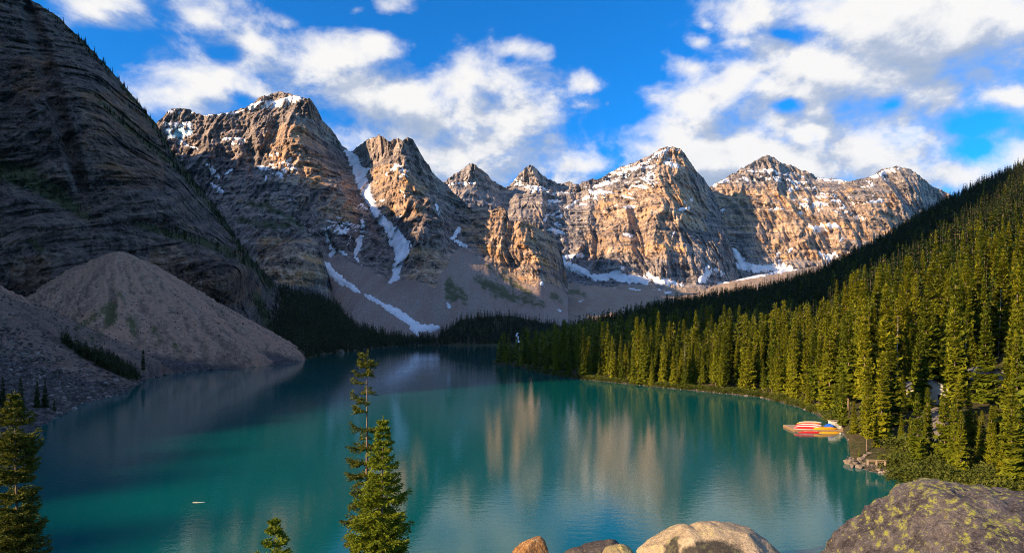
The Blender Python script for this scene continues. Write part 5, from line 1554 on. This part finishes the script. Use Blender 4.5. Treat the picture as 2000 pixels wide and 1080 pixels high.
cabin(1806, 122, 6.4, 7, 3.4, 1.6, math.radians(-18), 'small pale cabin with horizontal boards behind the spruces at the landing', wins=((4.2, 1.2),))
cabin(1922, 132, 7.0, 9, 6.2, 2.2, math.radians(-10), 'white two storey lodge half hidden behind the open spruce', wall=WHITE, nboards=14, wins=((.8, 1.2), (4.6, 1.2), (.8, 3.9), (4.6, 3.9)), z=4.6)
cabin(1925, 166, 8.5, 8, 4.4, 2.0, math.radians(8), 'grey roofed upper cabin behind the white lodge', wall=GREYP, wins=((1.2, 1.6), (5.6, 1.6)), z=12.0)

# ------------------------------------------------------------------ small things on and round the lake
x, Yk = on_ground(388, 981)
V, Q = tube_mesh([(0, 0, 0), (0, .0, .3), (.02, 0, .8), (.05, 0, 1.45)], [.05, .065, .055, .03], 8)
o = obj('driftwood_log', mesh_np('driftwood_log', V, Q), LOGW, loc=(x - .7, Yk, .03)); o.rotation_euler = (0, math.radians(90), 0.05)
tag(o, 'pale driftwood log floating alone on the left part of the lake', 'log')
# dark spruces on the left shore
LT = [(5, 800, 735, 'leftmost dark spruce on the left shore'), (40, 798, 735, 'dark spruce on the left shore behind the ragged foreground spruce'), (72, 800, 742, 'tall dark spruce between two others on the left shore'), (88, 800, 742, 'slim dark spruce right of the ragged foreground spruce'), (106, 806, 778, 'short dark spruce nearest the water on the left shore'), (280, 744, 694, 'lone dark spruce at the waterline where the two rock fans meet'),
      (22, 795, 760, 'stubby dark spruce left of the ragged foreground spruce'), (70, 640, 612, 'small dark spruce high on the left rubble fan'), (92, 648, 618, 'dark spruce at the foot of the left cliff above the rubble')]
for k, (px, pb, pt, lab) in enumerate(LT):
    Ya_ = np.arange(90, 480, 1.0); xa_ = (px - PX0) / F * Ya_
    za_ = left_ground_z(xa_, Ya_)[0]
    k_ = int(np.argmin(np.where(za_ < 0.1, 1e9, np.abs(PYH - (za_ - CAMZ) / Ya_ * F - pb))))
    Yk, x, zg = float(Ya_[k_]), float(xa_[k_]), float(za_[k_])
    Ht = (pb - pt) / F * Yk
    tr_, cr_ = MID[k % len(MID)]
    add_tree('spruce_tree', tr_, cr_, (x, Yk, zg - .1), k, (Ht * 1.05, Ht * 1.05, Ht), NEEDLE_DARK, lab)
# scrub in the hollow between the two fans
pxr = rg.uniform(120, 285, 6000); Yr_ = rg.uniform(150, 420, 6000); x_ = (pxr - PX0) / F * Yr_
z_, wh_, ov_ = left_ground_z(x_, Yr_)
py_s = PYH - (z_ - CAMZ) / Yr_ * F
ok = (stroke_field([S((118,662,3),(160,690,7),(210,712,11),(250,730,11),(272,738,6))], pxr, py_s) > 0) & (z_ > 0.3)
Hh = rg.uniform(1.5, 5.5, ok.sum())
scatter('hollow_scrub', np.stack([x_, Yr_, z_], -1)[ok], np.stack([Hh * 1.7, Hh * 1.7, Hh], -1), rg.uniform(0, 1, (ok.sum(), 3)) * [0, 0, 6.28], rg.integers(0, 5, ok.sum()), DARK_GN, 'dark scrubby conifers in the hollow between the rock fans', 'scrub')
# little waterfall and rocks at the far end of the lake
m, N = new_mat('white_water')
b = N.n('ShaderNodeBsdfPrincipled', {'Base Color': (0.75, 0.80, 0.85, 1), 'Roughness': 0.4}); finish(N, b.outputs[0])
FOAM = m
rowsW = []
for (px, py, Yk, w_) in ((1011, 650, 1262, 1.6), (1009, 655, 1250, 2.2), (1012, 659, 1240, 2.0), (1010, 664, 1232, 3.0), (1013, 669, 1226, 3.5)):
    p = atv(px, py, Yk)
    rowsW.append([(p.x - w_, p.y, p.z), (p.x - w_ * .3, p.y - 1.5, p.z + .5), (p.x + w_ * .4, p.y - 1.5, p.z + .4), (p.x + w_, p.y, p.z)])
wf_ = obj('waterfall', mesh_np('waterfall', np.array(rowsW).reshape(-1, 3), grid_quads(5, 4)), FOAM)
tag(wf_, 'thin white stream tumbling into the far end of the lake', 'waterfall')
x, Yk = on_ground(668, 689)
me = rock_mesh('pale_rock', 310, 3, 1.5, .3); me.materials.append(STONE)
o = obj('shore_rock', me, STONE, loc=(x, Yk, 2.0)); o.scale = (7, 5, 6.5)
tag(o, 'pale triangular rock standing at the far left shore', 'rock')

# ------------------------------------------------------------------ thin mountain air
m = bpy.data.materials.new('thin_air'); m.use_nodes = True
N = NT(m.node_tree)
vol = N.n('ShaderNodeVolumePrincipled')
vol.inputs['Color'].default_value = (0.30, 0.60, 1.0, 1); vol.inputs['Density'].default_value = 1.3e-5; vol.inputs['Anisotropy'].default_value = 0.2
out = N.n('ShaderNodeOutputMaterial'); N.t.links.new(vol.outputs[0], out.inputs['Volume'])
bm = bmesh.new(); add_box(bm, -6500, 6500, -6500, 6500, -10.0, 1650)
tag(bm_obj('haze', bm, m), 'thin bluish mountain air over the whole valley', 'haze', kind='stuff')
